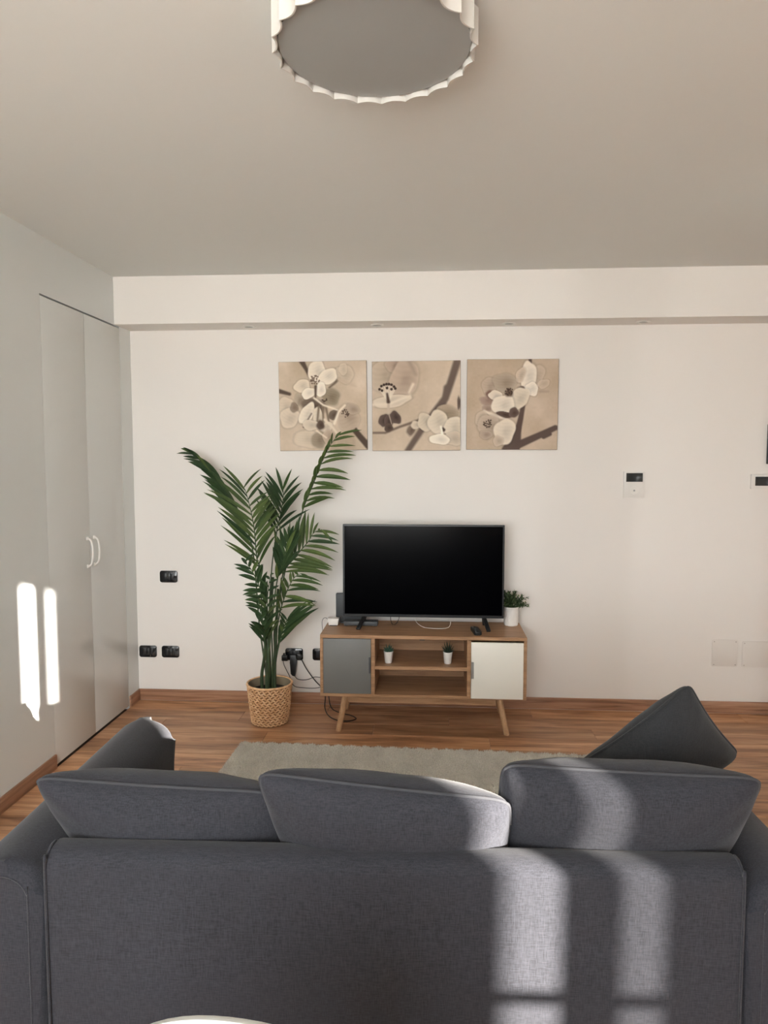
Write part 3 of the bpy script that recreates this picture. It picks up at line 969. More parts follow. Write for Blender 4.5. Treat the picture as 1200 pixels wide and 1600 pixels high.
for r in range(NR):
    z = 0.004 + rh * (r + 0.5)
    for c in range(NC):
        for half in (0, 1):
            a = 2 * math.pi * (c + 0.5 * half * 1.0 + (0.25 if r % 2 else 0)) / NC
            rad = br(z) + rg.uniform(-0.0008, 0.0008)
            w = 2 * math.pi * rad / NC
            tilt = R(34) if half == 0 else R(-34)
            m4 = (Matrix.Rotation(a, 4, 'Z') @ Matrix.Translation((rad - 0.001, 0, z + (0.0012 if half else -0.0012)))
                  @ Matrix.Rotation(tilt, 4, 'X') @ Matrix.Diagonal((0.0042, w * 0.39, rh * 0.40, 1)))
            bmesh.ops.create_icosphere(bm, subdivisions=1, radius=1.0, matrix=m4)
o = bm_obj('weave', bm, M['straw'], bk, smooth=180)
o['kind'] = 'stuff'
bm = bmesh.new()
ring = [(BR1 * math.cos(2 * math.pi * k / 48) * 0.985, BR1 * math.sin(2 * math.pi * k / 48) * 0.985, BH - 0.004) for k in range(49)]
add_tube(bm, ring, 0.0075, None, 8, cap=False)
bm_obj('rim', bm, M['straw'], bk, smooth=180)

palm = thing('palm', 'tall green palm with arching feathered fronds rising from the woven basket', 'palm', (-0.955, 4.145, 0))
lathe('soil', [(0.001, BH - 0.0885), (BR1 - 0.016, BH - 0.0885), (BR1 - 0.016, BH - 0.052), (0.001, BH - 0.046)], M['soil'], palm, 32, cx=PX + 0.955, cy=PY - 4.145)
FRONDS = [  # rachis, leaflet tips on either side, count, start, width, tone (metres from the pot)
 ( [(-0.055, -0.005, 0.614), (-0.046, -0.085, 0.939), (-0.057, -0.115, 1.019), (-0.056, -0.165, 1.183), (-0.066, -0.195, 1.296), (-0.091, -0.215, 1.415), (-0.102, -0.225, 1.434)] ,
   [(-0.207, -0.23, 1.111), (-0.225, -0.23, 1.143), (-0.221, -0.23, 1.239), (-0.255, -0.23, 1.266), (-0.231, -0.23, 1.32), (-0.249, -0.23, 1.361), (-0.34, -0.23, 1.393), (-0.331, -0.23, 1.406), (-0.316, -0.23, 1.424), (-0.228, -0.23, 1.479), (-0.232, -0.23, 1.501), (-0.25, -0.23, 1.546), (-0.144, -0.23, 1.555)] ,
   [(0.067, -0.22, 1.135), (0.077, -0.22, 1.181), (0.087, -0.22, 1.226), (0.092, -0.22, 1.271), (0.088, -0.22, 1.317), (0.079, -0.22, 1.353), (0.066, -0.22, 1.38), (0.052, -0.22, 1.407), (0.025, -0.22, 1.429), (0.003, -0.22, 1.506), (0.006, -0.22, 1.544)] , 14, 0.42, 0.017, 1),
 ( [(-0.078, 0.005, 0.612), (-0.124, 0.055, 1.043), (-0.203, 0.105, 1.234), (-0.309, 0.135, 1.409), (-0.374, 0.155, 1.487), (-0.453, 0.155, 1.576), (-0.543, 0.155, 1.641)] ,
   [(-0.411, 0.17, 1.407), (-0.451, 0.17, 1.457), (-0.47, 0.17, 1.497), (-0.51, 0.17, 1.556), (-0.539, 0.17, 1.586), (-0.585, 0.17, 1.601), (-0.63, 0.17, 1.646)] ,
   [(-0.328, 0.1, 1.44), (-0.348, 0.1, 1.479), (-0.387, 0.1, 1.528), (-0.425, 0.1, 1.591), (-0.474, 0.1, 1.63), (-0.534, 0.1, 1.66), (-0.585, 0.1, 1.674)] , 12, 0.52, 0.015, 0),
 ( [(-0.026, 0.035, 0.605), (-0.007, 0.055, 0.946), (0.021, 0.075, 1.159), (0.044, 0.075, 1.257), (0.067, 0.055, 1.365), (0.065, 0.055, 1.413)] ,
   [(-0.087, 0.065, 1.354), (-0.077, 0.065, 1.393), (-0.091, 0.065, 1.442), (-0.042, 0.065, 1.461), (-0.046, 0.065, 1.485), (-0.041, 0.065, 1.514), (0.033, 0.065, 1.565)] ,
   [(0.254, 0.035, 1.292), (0.148, 0.035, 1.28), (0.159, 0.035, 1.4), (0.19, 0.035, 1.424), (0.178, 0.035, 1.458), (0.174, 0.035, 1.477), (0.131, 0.035, 1.539)] , 9, 0.66, 0.016, 0),
 ( [(0.009, 0.055, 0.601), (0.084, 0.095, 0.991), (0.152, 0.115, 1.215), (0.19, 0.125, 1.333), (0.241, 0.125, 1.45), (0.291, 0.125, 1.577), (0.342, 0.115, 1.673), (0.391, 0.115, 1.741)] ,
   [(0.197, 0.09, 1.364), (0.217, 0.09, 1.412), (0.237, 0.09, 1.471), (0.257, 0.09, 1.519), (0.281, 0.09, 1.567), (0.306, 0.09, 1.625), (0.331, 0.09, 1.673), (0.355, 0.09, 1.711), (0.375, 0.09, 1.745), (0.433, 0.09, 1.77)] ,
   [(0.287, 0.08, 1.365), (0.403, 0.08, 1.339), (0.365, 0.08, 1.394), (0.442, 0.08, 1.418), (0.438, 0.08, 1.433), (0.467, 0.08, 1.471), (0.457, 0.08, 1.543), (0.511, 0.08, 1.615), (0.491, 0.08, 1.642), (0.492, 0.08, 1.673), (0.501, 0.08, 1.73), (0.54, 0.08, 1.768)] , 13, 0.58, 0.016, 2),
 ( [(0.037, -0.025, 0.62), (0.084, -0.095, 0.894), (0.142, -0.145, 0.997), (0.212, -0.165, 1.074), (0.262, -0.185, 1.132), (0.292, -0.195, 1.179), (0.339, -0.205, 1.199)] ,
   [(0.066, -0.167, 1.212), (0.122, -0.167, 1.231), (0.177, -0.167, 1.24), (0.214, -0.167, 1.268), (0.238, -0.167, 1.286), (0.265, -0.167, 1.309), (0.287, -0.167, 1.309), (0.306, -0.167, 1.223), (0.361, -0.167, 1.195)] ,
   [(0.381, -0.187, 0.918), (0.372, -0.188, 0.932), (0.4, -0.188, 0.96), (0.39, -0.188, 0.969), (0.418, -0.187, 0.997), (0.409, -0.187, 1.033), (0.441, -0.187, 1.105), (0.444, -0.187, 1.13), (0.437, -0.187, 1.171), (0.4, -0.187, 1.134)] , 11, 0.45, 0.015, 1),
 ( [(0.017, -0.065, 0.629), (0.071, -0.165, 0.887), (0.113, -0.225, 0.99), (0.136, -0.245, 1.048), (0.159, -0.265, 1.123), (0.178, -0.265, 1.177)] ,
   [(0.089, -0.28, 1.025), (0.089, -0.28, 1.088), (0.09, -0.28, 1.142), (0.109, -0.28, 1.187), (0.136, -0.28, 1.218), (0.163, -0.28, 1.232)] ,
   [(0.224, -0.28, 1.053), (0.234, -0.28, 1.107), (0.234, -0.28, 1.161), (0.226, -0.28, 1.206), (0.208, -0.28, 1.223), (0.19, -0.28, 1.241)] , 9, 0.5, 0.017, 0),
 ( [(-0.017, -0.045, 0.576), (-0.022, -0.095, 0.76), (-0.052, -0.125, 0.879), (-0.083, -0.145, 0.957), (-0.115, -0.165, 1.006)] ,
   [(-0.123, -0.132, 0.747), (-0.113, -0.132, 0.78), (-0.147, -0.132, 0.823), (-0.121, -0.132, 0.884), (-0.176, -0.132, 0.956), (-0.179, -0.132, 0.992), (-0.142, -0.132, 1.025)] ,
   [(0.021, -0.152, 0.838), (0.012, -0.152, 0.903), (0.003, -0.152, 0.95), (-0.015, -0.152, 0.996), (-0.052, -0.152, 1.024), (-0.071, -0.152, 1.042)] , 9, 0.3, 0.016, 0),
 ( [(0.036, -0.025, 0.572), (0.071, -0.045, 0.722), (0.115, -0.065, 0.832), (0.16, -0.095, 0.905), (0.202, -0.115, 0.932)] ,
   [(0.056, -0.1, 0.828), (0.085, -0.1, 0.876), (0.095, -0.1, 0.914), (0.142, -0.1, 0.943), (0.18, -0.1, 0.943)] ,
   [(0.269, -0.08, 0.718), (0.293, -0.08, 0.761), (0.279, -0.08, 0.761), (0.323, -0.08, 0.855), (0.308, -0.08, 0.847), (0.323, -0.08, 0.89), (0.271, -0.08, 0.884)] , 8, 0.3, 0.014, 2),
 ( [(0.014, -0.005, 0.245), (0.027, -0.005, 0.39), (0.065, -0.025, 0.547), (0.091, -0.045, 0.616), (0.113, -0.065, 0.656)] ,
   [(0.052, -0.045, 0.594), (0.06, -0.045, 0.637), (0.067, -0.045, 0.665), (0.081, -0.045, 0.694)] ,
   [(0.167, -0.055, 0.62), (0.252, -0.055, 0.692), (0.288, -0.055, 0.713), (0.277, -0.055, 0.741), (0.295, -0.055, 0.759), (0.246, -0.055, 0.758)] , 7, 0.55, 0.014, 0),
 ( [(-0.02, -0.045, 0.257), (-0.015, -0.085, 0.412), (-0.017, -0.115, 0.54), (-0.024, -0.125, 0.605), (-0.029, -0.145, 0.686), (-0.042, -0.145, 0.776), (-0.055, -0.145, 0.845)] ,
   [(-0.081, -0.16, 0.64), (-0.088, -0.16, 0.665), (-0.06, -0.16, 0.71), (-0.114, -0.16, 0.75), (-0.114, -0.16, 0.778), (-0.137, -0.16, 0.826)] ,
   [(0.038, -0.14, 0.617), (0.032, -0.14, 0.672), (0.019, -0.14, 0.72), (0.012, -0.14, 0.776), (0.006, -0.14, 0.824)] , 8, 0.45, 0.016, 0),
 ( [(-0.021, -0.025, 0.228), (-0.011, -0.045, 0.4), (0.003, -0.105, 0.629), (0.01, -0.145, 0.777), (0.027, -0.165, 0.891), (0.036, -0.175, 0.933)] ,
   [(-0.041, -0.167, 0.65), (-0.037, -0.167, 0.746), (-0.036, -0.167, 0.808), (-0.028, -0.167, 0.863), (0.0, -0.167, 0.952)] ,
   [(0.079, -0.167, 0.645), (0.094, -0.167, 0.714), (0.088, -0.167, 0.782), (0.082, -0.167, 0.851), (0.069, -0.167, 0.953)] , 9, 0.42, 0.013, 0),
]
STEMS = [[(-0.055, -0.035, 0.227), (-0.055, -0.035, 0.31), (-0.035, -0.045, 0.429), (-0.02, -0.055, 0.617), (-0.019, -0.045, 0.721)], [(-0.015, -0.065, 0.233), (-0.011, -0.065, 0.406), (-0.003, -0.055, 0.546), (0.007, -0.045, 0.721), (0.016, -0.025, 0.894)], [(0.016, -0.015, 0.225), (0.018, -0.005, 0.39), (0.025, -0.005, 0.498), (0.038, -0.015, 0.715), (0.044, -0.015, 0.822)], [(0.022, -0.005, 0.39), (0.036, 0.005, 0.474), (0.059, 0.005, 0.546)]]

for i, s in enumerate(STEMS):
    s0 = [tuple(p) for p in s]
    if i < 3:
        s0 = [(s0[0][0], s0[0][1], BH - 0.07)] + s0
    tube('stem', s0, (0.0125, 0.0165, 0.0125, 0.006)[i], M['stem'], palm, (0.006, 0.008, 0.006, 0.004)[i], 5, 10)

def polyline_at(P, t):
    if len(P) == 1: return P[0]
    f = t * (len(P) - 1)
    i = min(int(f), len(P) - 2)
    return P[i].lerp(P[i + 1], f - i)

def leaflet_mesh(a, b, w, sag, side):
    """A folded, pointed blade from a to b with a keel down the middle; a is the origin."""
    bm = bmesh.new()
    v = b - a
    L = v.length
    ctrl = v * 0.5 + Vector((0, 0, sag * L))
    dirn = v.normalized()
    face = Vector((0.15 * side, -1, 0.35))
    s = dirn.cross(face)
    s = s.normalized() if s.length > 0.05 else Vector((0, 0, 1))
    nrm = s.cross(dirn).normalized()
    prev = None
    NSEG = 6
    prof = (0.30, 0.80, 1.0, 0.97, 0.80, 0.48, 0.03)
    for i in range(NSEG + 1):
        t = i / NSEG
        p = ctrl * (2 * t * (1 - t)) + v * (t * t)
        ww = w * prof[i] * 0.5
        row = [bm.verts.new(p - s * ww + nrm * ww * 0.45), bm.verts.new(p - nrm * ww * 0.25), bm.verts.new(p + s * ww + nrm * ww * 0.45)]
        if prev:
            for k in range(2):
                bm.faces.new((prev[k], prev[k + 1], row[k + 1], row[k]))
        prev = row
    return bm

rg = random.Random(21)
for R_, TL, TR, n, t0, w, tone in FRONDS:
    r0 = Vector(R_[0])
    start = (r0.x * 0.35, r0.y * 0.35, 0.20)
    pts = [start, tuple((Vector(start) * 0.45 + r0 * 0.55) + Vector((0, 0, 0)))] + [tuple(p) for p in R_]
    path = smooth_path(pts, 6)
    L = [0.0]
    for a, b in zip(path, path[1:]): L.append(L[-1] + (b - a).length)
    bm = bmesh.new()
    add_tube(bm, path, 0.0058, 0.0012, 6)
    fr = bm_obj('frond', bm, M['stem'], palm, smooth=180)
    main = [Vector(p) for p in R_]
    mpath = smooth_path(R_, 8)
    ML = [0.0]
    for a, b in zip(mpath, mpath[1:]): ML.append(ML[-1] + (b - a).length)
    def at(t):
        s = t * ML[-1]
        for i in range(len(ML) - 1):
            if ML[i + 1] >= s:
                return mpath[i].lerp(mpath[i + 1], (s - ML[i]) / max(1e-9, ML[i + 1] - ML[i]))
        return mpath[-1]
    for side, tips in ((-1, TL), (1, TR)):
        tp = [Vector(p) for p in tips]
        for i in range(n):
            f = (i + 0.5 * (side > 0)) / (n - 0.5)
            f = min(f, 1.0)
            a = at(t0 + (1 - t0) * f * 0.995)
            # nearest listed tip keeps the ragged outline; a little blend between
            b = polyline_at(tp, f)
            b = b + Vector((rg.uniform(-0.012, 0.012), rg.uniform(-0.05, 0.04), rg.uniform(-0.014, 0.014)))
            ww = w * (1.15 if n == 14 else 1.32) * rg.uniform(0.85, 1.2) * (0.8 + 0.4 * math.sin(math.pi * min(1, f + 0.1)))
            bm = leaflet_mesh(a, b, ww, rg.uniform(0.05, 0.14), side)
            k = tone if rg.random() < 0.8 else rg.choice((0, 1, 2))
            bm_obj('leaflet', bm, LEAF[k], fr, smooth=60, loc=a)

# ------------------------------------------------------------------ wall sockets and other fittings
def socket(name, label, cat, x, z, kind):
    s = thing(name, label, cat, (x, YB, z), 0, 'black wall sockets and switches' if kind else None)
    plate('cover_plate', -0.058, 0.058, -0.0385, 0.0385, -0.010, -0.0005, 0.012, M['black_gloss'], s, 0.003)
    for i in range(3):
        xx = -0.0345 + i * 0.023
        mm = plate('module', xx, xx + 0.0222, -0.0225, 0.0225, -0.0125 if kind == 'switch' else -0.011, -0.0095, 0.002, M['black'], s, 0.0008)
        if kind == 'socket':
            for dz in (-0.013, 0, 0.013):
                bm = bmesh.new()
                add_prism(bm, [(xx + 0.0111 + 0.0022 * math.cos(R(a)), dz + 0.0022 * math.sin(R(a))) for a in range(0, 360, 45)], -0.0114, -0.0108, 'Y')
                bm_obj('pin_hole', bm, M['dark_gap'], mm)
    return s
socket('light_switch', 'black wall switch alone at mid height beside the wardrobe', 'switch', -1.713, 0.829, 'switch')
socket('power_socket', 'black wall socket next to the wardrobe corner, nearer the corner of the low pair', 'socket', -1.864, 0.328, 'socket')
socket('power_socket', 'black wall socket of the low pair, farther from the wardrobe corner', 'socket', -1.712, 0.328, 'socket')
socket('power_socket', 'black wall socket crowded with plugs between basket and stand', 'socket', -0.886, 0.326, 'socket')
socket('power_socket', 'black wall socket half hidden behind the side of the stand', 'socket', -0.706, 0.328, 'socket')

pl_ = thing('power_plug', 'small black plug on the palm side of the crowded socket', 'plug', (-0.942, YB - 0.0135, 0.312))
box('body', -0.020, 0.020, -0.034, 0.0, -0.022, 0.014, M['black'], pl_, 0.005, 2)
bm = bmesh.new(); add_lathe(bm, [(0.006, 0.013), (0.006, 0.020), (0.004, 0.028), (0.001, 0.028)], -0.006, -0.018, 12)
bm_obj('lug', bm, M['black'], pl_, smooth=40)
ad = thing('power_adapter', 'black wedge-shaped power adapter hanging down from the crowded socket', 'adapter', (-0.886, YB - 0.0135, 0.310))
bm = bmesh.new()
add_prism(bm, [(-0.018, -0.105), (-0.006, -0.118), (0.010, -0.122), (0.014, -0.10), (0.022, -0.030), (0.020, 0.020), (-0.022, 0.020), (-0.022, -0.03)], -0.030, 0.0, 'Y', 0.004, 2)
bm_obj('body', bm, M['black'], ad, smooth=40)
ad2 = thing('power_plug', 'black round plug beside the wedge-shaped adapter, towards the stand', 'plug', (-0.848, YB - 0.0135, 0.318))
bm = bmesh.new()
add_prism(bm, [(0.016 * math.cos(R(a)), 0.020 * math.sin(R(a))) for a in range(0, 360, 20)], -0.030, 0.0, 'Y', 0.004, 2)
bm_obj('body', bm, M['black'], ad2, smooth=40)

def cable(label, pts, r, m, cat='cable', group=None):
    o = tube('cable', pts, r, m, None, None, 6, 6)
    return tag(o, label, cat, group)
g = 'cables beside the stand'
yw = YB - 0.020
cable('thin dark cable looping low along the wall from the palm-side plug', [(-0.952, 4.448, 0.288), (-0.945, 4.452, 0.255), (-0.915, 4.458, 0.19), (-0.885, 4.455, 0.125), (-0.82, 4.455, 0.112), (-0.74, 4.455, 0.112), (-0.70, 4.452, 0.125), (-0.66, 4.43, 0.15)], 0.0022, M['dark_grey'], group=g)
cable('thin dark cable sagging from the wedge-shaped adapter to the stand', [(-0.880, 4.458, 0.19), (-0.862, 4.452, 0.172), (-0.83, 4.45, 0.166), (-0.79, 4.45, 0.170), (-0.75, 4.45, 0.186), (-0.70, 4.445, 0.186), (-0.655, 4.43, 0.19)], 0.0022, M['dark_grey'], group=g)
cable('black cable falling to the floor and looping round the stand leg', [(-0.832, 4.452, 0.300), (-0.80, 4.45, 0.24), (-0.745, 4.448, 0.165), (-0.690, 4.44, 0.110), (-0.672, 4.41, 0.070), (-0.668, 4.36, 0.020), (-0.635, 4.27, 0.004), (-0.575, 4.19, 0.004), (-0.50, 4.175, 0.004), (-0.452, 4.215, 0.004), (-0.49, 4.27, 0.004), (-0.56, 4.31, 0.004), (-0.625, 4.38, 0.006), (-0.652, 4.43, 0.06), (-0.655, 4.44, 0.18)], 0.0034, M['black'], group=g)
cable('thin dark cable hanging over the end of the stand from the network box', [(-0.628, 4.275, 0.602), (-0.650, 4.30, 0.612), (-0.672, 4.33, 0.595), (-0.682, 4.36, 0.55), (-0.675, 4.42, 0.40), (-0.665, 4.44, 0.26), (-0.662, 4.44, 0.19)], 0.0016, M['dark_grey'], group=g)
cable('thin white cable curling on the stand below the television', [(-0.10, 4.30, 0.640), (-0.085, 4.275, 0.600), (-0.04, 4.235, 0.578), (0.03, 4.205, 0.578), (0.09, 4.215, 0.578), (0.12, 4.26, 0.585), (0.125, 4.29, 0.640)], 0.0018, M['white_cable'])
cable('short black cable hanging below the middle of the television', [(-0.245, 4.29, 0.645), (-0.243, 4.285, 0.61), (-0.235, 4.30, 0.580), (-0.215, 4.30, 0.579), (-0.195, 4.29, 0.61), (-0.19, 4.29, 0.645)], 0.0022, M['black'])

th = thing('wall_thermostat', 'white wall thermostat with a dark display above a round dial', 'thermostat', (1.2565, YB, 1.4385))
plate('case', -0.0625, 0.0625, -0.081, 0.081, -0.022, -0.0005, 0.004, M['white_plastic'], th, 0.002)
plate('display', -0.050, 0.050, 0.018, 0.072, -0.0235, -0.0215, 0.001, M['lcd'], th, 0.0004)
bm = bmesh.new()
add_prism(bm, [(0.026 * math.cos(R(a)) , -0.036 + 0.026 * math.sin(R(a))) for a in range(0, 360, 12)], -0.0232, -0.0215, 'Y', 0.0005, 1)
bm_obj('dial', bm, M['white_plastic'], th, smooth=40)
bm = bmesh.new()
add_prism(bm, [(0.006 * math.cos(R(a)), -0.036 + 0.006 * math.sin(R(a))) for a in range(0, 360, 20)], -0.0245, -0.0230, 'Y')
bm_obj('button', bm, M['diffuser'], th, smooth=40)
cp = thing('alarm_panel', 'long white wall panel with a dark display, cut by the frame edge', 'control panel', (2.10, YB, 1.459))
plate('case', -0.140, 0.140, -0.045, 0.045, -0.020, -0.0005, 0.004, M['white_plastic'], cp, 0.002)
plate('display', -0.118, 0.118, -0.025, 0.030, -0.0215, -0.0195, 0.001, M['lcd'], cp, 0.0004)
fp = thing('wall_picture', 'dark grey picture on the wall above the long white panel, only its edge in view', 'picture', (2.19, YB, 1.688))
box('frame', -0.140, 0.140, -0.018, -0.0005, -0.121, 0.121, M['dark_grey'], fp, 0.002, 1)
box('print', -0.128, 0.128, -0.0195, -0.0175, -0.109, 0.109, M['canvas_edge'], fp)
for lab, x0, x1, z0, z1 in (('white screwed cover plate on the lower wall, the squarer one', 1.766, 1.921, 0.298, 0.468), ('white screwed cover plate on the lower wall, the wider one at the frame edge', 1.950, 2.24, 0.296, 0.460)):
    cx, cz = (x0 + x1) / 2, (z0 + z1) / 2
    c = thing('cover_plate', lab, 'cover plate', (cx, YB, cz), 0, 'painted cover plates on the lower wall')
    plate('lid', x0 - cx, x1 - cx, z0 - cz, z1 - cz, -0.006, -0.0005, 0.008, M['cover_plate'], c, 0.0015)
    for sx in (-1, 1):
        for sz in (-1, 1):
            bm = bmesh.new()
            px, pz = sx * ((x1 - x0) / 2 - 0.012), sz * ((z1 - z0) / 2 - 0.012)
            add_prism(bm, [(px + 0.003 * math.cos(R(a)), pz + 0.003 * math.sin(R(a))) for a in range(0, 360, 45)], -0.0072, -0.0055, 'Y')
            bm_obj('screw', bm, M['screw'], c)

# ------------------------------------------------------------------ rug
rug = thing('rug', 'thick grey pile rug with ribbed stripes on the floor before the sofa', 'rug', (-0.07, 3.09, 0.0), R(-1.6))
RW, RL = 1.01, 0.685
nx, ny = 260, 150
def rug_z(x, y):
    e = min(RW - abs(x), RL - abs(y))
    edge = min(1.0, e / 0.02)
    rib = 0.0042 * math.cos(x * 2 * math.pi / 0.075)
    wav = 0.003 * noise.noise(Vector((x * 4, y * 4, 3)))
    return 0.003 + max(0.0, edge) ** 0.5 * (0.013 + rib + wav)
V = []
for j in range(ny + 1):
    for i in range(nx + 1):
        x = -RW + 2 * RW * i / nx; yy = -RL + 2 * RL * j / ny
        V.append((x, yy, rug_z(x, yy)))
F = [(j * (nx + 1) + i, j * (nx + 1) + i + 1, (j + 1) * (nx + 1) + i + 1, (j + 1) * (nx + 1) + i) for j in range(ny) for i in range(nx)]
raw_obj('backing', V, F, M['rug'], rug)
rg = np.random.default_rng(2)
N = 70000
x = rg.uniform(-RW, RW, N); yv = rg.uniform(-0.25, RL, N)
V = np.zeros((N, 3, 3))
zb = np.array([rug_z(a, b) for a, b in zip(x, yv)])
an = rg.uniform(0, 2 * np.pi, N)
wd = 0.0016
V[:, 0] = np.stack([x - wd * np.cos(an), yv - wd * np.sin(an), zb - 0.001], 1)
V[:, 1] = np.stack([x + wd * np.cos(an), yv + wd * np.sin(an), zb - 0.001], 1)
ln = rg.uniform(0.006, 0.012, N)
V[:, 2] = np.stack([x + rg.normal(0, 0.004, N), yv + rg.normal(0, 0.004, N), zb + ln], 1)
o = raw_obj('pile', V.reshape(-1, 3).tolist(), np.arange(N * 3).reshape(N, 3).tolist(), M['rug'], rug, smooth=False)
o['kind'] = 'stuff'

# ------------------------------------------------------------------ sofa (its back to the camera)
SO = (-0.096, 1.575)
SRZ = R(1.5)
so = thing('sofa', 'charcoal fabric three-seat sofa seen from behind with rounded arms', 'sofa', (SO[0], SO[1], 0), SRZ)
IW, AW, AD = 0.818, 0.205, 0.968          # half inner width, arm width, depth

def soft_box(name, x0, x1, y0, y1, z0, z1, r, m, parent, amp=0.003, cuts=10, seed=0.0):
    bm = bmesh.new()
    add_box(bm, x0, x1, y0, y1, z0, z1, r, 5)
    o = bm_obj(name, bm, m, parent, smooth=60)
    return o

def profile_body(name, prof, axis, d0, d1, m, parent, bev=0.012):
    bm = bmesh.new()
    add_prism(bm, prof, d0, d1, axis, bev, 3)
    return bm_obj(name, bm, m, parent, smooth=50)

# back: a board with a rolled top, outline in (y, z)
BT = 0.095
zt = 0.662
prof = [(0.004, 0.07), (BT, 0.07), (BT, zt - 0.035)]
for a in range(0, 91, 15):
    prof.append((BT - 0.035 + 0.035 * math.cos(R(a)), zt - 0.035 + 0.035 * math.sin(R(a))))
for a in range(90, 181, 10):
    prof.append((0.050 + 0.050 * math.cos(R(a)), zt - 0.040 + 0.040 * math.sin(R(a))))
bk_ = profile_body('back_panel', prof, 'X', -IW, IW, M['fabric'], so, 0.010)
for sx in (-1, 1):
    tube('seam', [(sx * (IW - 0.003), -0.001, 0.08), (sx * (IW - 0.003), -0.001, zt - 0.055), (sx * (IW - 0.003), 0.006, zt - 0.022), (sx * (IW - 0.003), 0.030, zt - 0.001), (sx * (IW - 0.003), 0.055, zt)], 0.0035, M['fabric'], bk_, None, 6, 6)
AH = 0.632
for sx in (-1, 1):
    xi, xo = IW + 0.012, IW + 0.012 + AW
    half, cxm = AW / 2, IW + 0.012 + AW / 2
    out = [(sx * xi, 0.07), (sx * xo, 0.07), (sx * (xo + 0.006), 0.40)]
    for a in range(0, 181, 12):
        out.append((sx * (cxm + (half + 0.006 * (1 if a < 90 else 0)) * math.cos(R(a))), AH - 0.085 + 0.085 * math.sin(R(a))))
    if sx > 0:
        out = out[::-1]
    bm = bmesh.new()
    add_prism(bm, out, 0.012, AD, 'Y', 0.036, 5)
    arm = bm_obj('arm', bm, M['fabric'], so, smooth=50)
    # welt that frames the arm's end panel
    loop = [(sx * (cxm + (half - 0.037) * math.cos(R(a))), 0.0125, AH - 0.098 + 0.060 * math.sin(R(a))) for a in range(0, 181, 12)]
    loop = [(sx * (cxm + half - 0.037), 0.0115, 0.09)] + loop + [(sx * (cxm - half + 0.037), 0.0115, 0.09)]
    tube('piping', loop, 0.0026, M['fabric'], arm, None, 3, 6)
box('seat_base', -IW, IW, BT + 0.004, 0.90, 0.07, 0.25, M['fabric'], so, 0.015, 3)
for a, b in ((-IW + 0.002, -0.004), (0.004, IW - 0.002)):
    soft_box('seat_cushion', a, b, BT + 0.006, 0.915, 0.252, 0.395, 0.035, M['fabric'], so)
for sx in (-1, 1):
    for yy in (0.07, 0.93):
        bm = bmesh.new()
        add_lathe(bm, [(0.022, 0.0), (0.027, 0.071)], sx * (IW + 0.06), yy, 16)
        bm_obj('foot', bm, M['black'], so, smooth=40)

# ------------------------------------------------------------------ cushions
def pillow(label, TLc, TRc, BLc, BRc, thick, pull, m, group, seed, front=1.0, rear=1.0, puff=0.46, cat='cushion'):
    """Knife-edge cushion from its four corners; rear side bulges towards the camera."""
    TLc, TRc, BLc, BRc = (Vector(p) for p in (TLc, TRc, BLc, BRc))
    c = (TLc + TRc + BLc + BRc) / 4
    U = ((TRc - TLc) + (BRc - BLc)).normalized()
    W = ((TLc - BLc) + (TRc - BRc)).normalized()
    Nn = U.cross(W).normalized()                   # towards the viewer for a cushion seen from behind
    if Nn.y > 0: Nn = -Nn
    n = 44
    def base(u, v):
        a, b = (u + 1) / 2, (v + 1) / 2
        p = (BLc * (1 - a) + BRc * a) * (1 - b) + (TLc * (1 - a) + TRc * a) * b
        p = p - U * (u * pull[0] * (1 - v * v)) - W * (v * pull[1] * (1 - u * u))
        # rounded corner tips
        k = (abs(u) * abs(v)) ** 14
        return p - (U * u + W * v) * 0.012 * k - c
    def hgt(u, v):
        return (max(0, 1 - abs(u) ** 2.6) ** puff) * (max(0, 1 - abs(v) ** 2.4) ** puff)
    V, F = [], []
    grid = [math.sin(math.pi / 2 * (2 * i / n - 1)) for i in range(n + 1)]
    for s, sc in ((1, rear), (-1, front)):
        off = len(V)
        for j in range(n + 1):
            for i in range(n + 1):
                u, v = grid[i], grid[j]
                p = base(u, v)
                h_ = hgt(u, v)
                q = p * 3.2 + Vector((seed, seed * 2, s))
                wr_ = 0.010 * noise.noise(q) + 0.004 * noise.noise(q * 3.1)
                # creases running in from the corners
                cr = 0.0045 * math.sin(16 * (abs(u) - abs(v)) + seed) * (abs(u * v) ** 1.5) * (1 - (u * u * v * v))
                V.append(p + Nn * s * (thick * sc * h_ + (wr_ + cr) * min(1, h_ * 2)))
        for j in range(n):
            for i in range(n):
                a = off + j * (n + 1) + i
                f = (a, a + 1, a + n + 2, a + n + 1)
                F.append(f if s > 0 else f[::-1])
    bm = bmesh.new()
    bv = [bm.verts.new(v) for v in V]
    for f in F: bm.faces.new([bv[i] for i in f])
    bmesh.ops.remove_doubles(bm, verts=bm.verts, dist=1e-5)
    t = thing('cushion', label, cat, c, 0, group)
    bm_obj('cover', bm, m, t, smooth=180)
    path = [base(u, 1) for u in grid] + [base(1, -v) for v in grid][1:] + [base(-u, -1) for u in grid][1:] + [base(-1, v) for v in grid][1:]
    bm = bmesh.new()
    add_tube(bm, path, 0.0046, None, 6, cap=False)
    bm_obj('piping', bm, M['seam'] if m is M['fabric'] else m, t, smooth=180)
    return t

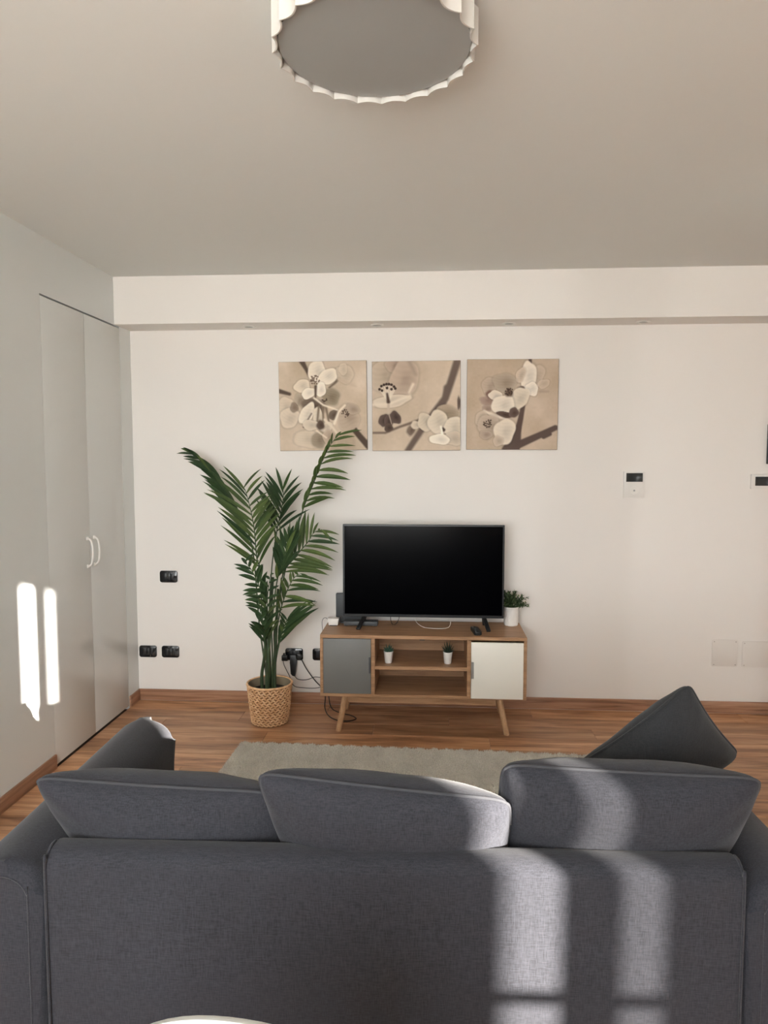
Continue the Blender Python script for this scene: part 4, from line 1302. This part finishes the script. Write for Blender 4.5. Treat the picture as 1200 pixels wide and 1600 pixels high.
g = 'charcoal back cushions on the sofa'
def yb(x): return (x - SO[0]) * math.tan(SRZ)
YT, YO = 1.665, 1.83
def back_cushion(label, tl, tr, bl, br_, seed, dy):
    P = [(x, (YT if z > 0.6 else YO) + dy + yb(x), z - (0.011 if z > 0.6 else 0)) for x, z in (tl, tr, bl, br_)]
    return pillow(label, *P, 0.100, (-0.012, 0.006), M['fabric'], g, seed, front=1.25, rear=0.95)
back_cushion('charcoal back cushion at the wardrobe end of the sofa, lowest of the three', (-0.998, 0.806), (-0.392, 0.778), (-0.850, 0.425), (-0.315, 0.425), 1.3, 0.022)
back_cushion('charcoal back cushion in the middle of the sofa, sunlit only at one end', (-0.418, 0.848), (0.192, 0.790), (-0.315, 0.425), (0.175, 0.425), 4.1, -0.020)
back_cushion('charcoal back cushion crossed by a curved band of sunlight', (0.178, 0.866), (0.800, 0.842), (0.205, 0.425), (0.700, 0.425), 7.7, 0.010)
pillow('darker cushion propped on its corner, peaking above the sunlit cushion', (0.722, 1.985, 0.970), (0.925, 2.12, 0.715), (0.395, 2.00, 0.700), (0.585, 2.14, 0.455), 0.075, (0.020, 0.012), M['fabric_dark'], None, 2.2)

# ------------------------------------------------------------------ white chair in the foreground
ch = thing('chair', 'white moulded plastic chair, only its curved top edge in view behind the sofa', 'chair', (-0.285, 0.66, 0.0), R(-7))
side = [(-0.235, 0.430), (-0.215, 0.452), (-0.15, 0.450), (-0.05, 0.438), (0.05, 0.432), (0.125, 0.445), (0.172, 0.49), (0.198, 0.56), (0.218, 0.64), (0.234, 0.72), (0.246, 0.781), (0.252, 0.815)]
sp = smooth_path([(0, a, b) for a, b in side], 3)
nt = 24
V, F = [], []
ns = len(sp)
for i, p in enumerate(sp):
    f = i / (ns - 1)
    hwid = 0.225 if f < 0.45 else 0.225 - 0.02 * (f - 0.45)
    if f < 0.10: hwid *= 0.86 + 1.4 * f
    k = max(0.0, (f - 0.80) / 0.20)
    for j in range(nt + 1):
        u = -1 + 2 * j / nt
        x = hwid * math.sin(u * 1.25) / math.sin(1.25)
        back = min(1, max(0, (f - 0.45) / 0.2))
        yy = p.y - back * 0.055 * u * u - (1 - back) * 0.0
        z = p.z + (1 - back) * 0.045 * abs(u) ** 3 - k * k * 0.085 * abs(u) ** 2.6
        V.append((x, yy, z))
for i in range(ns - 1):
    for j in range(nt):
        a = i * (nt + 1) + j
        F.append((a, a + 1, a + nt + 2, a + nt + 1))
shell = raw_obj('shell', V, F, M['chair_white'], ch)
so_ = shell.modifiers.new('thickness', 'SOLIDIFY'); so_.thickness = 0.011; so_.offset = 0
bv_ = shell.modifiers.new('edge', 'BEVEL'); bv_.width = 0.004; bv_.segments = 3; bv_.limit_method = 'ANGLE'; bv_.angle_limit = R(50)
for sx in (-1, 1):
    for sy in (-1, 1):
        bm = bmesh.new()
        add_tube(bm, [(sx * 0.12, sy * 0.11, 0.432), (sx * 0.205, sy * 0.20, 0.002), (sx * 0.205, sy * 0.20, 0.0)], 0.016, 0.011, 12)
        for v in bm.verts:
            if v.co.z < 0.02: v.co.z = 0.0
        bm_obj('leg', bm, M['beech'], ch, smooth=50)
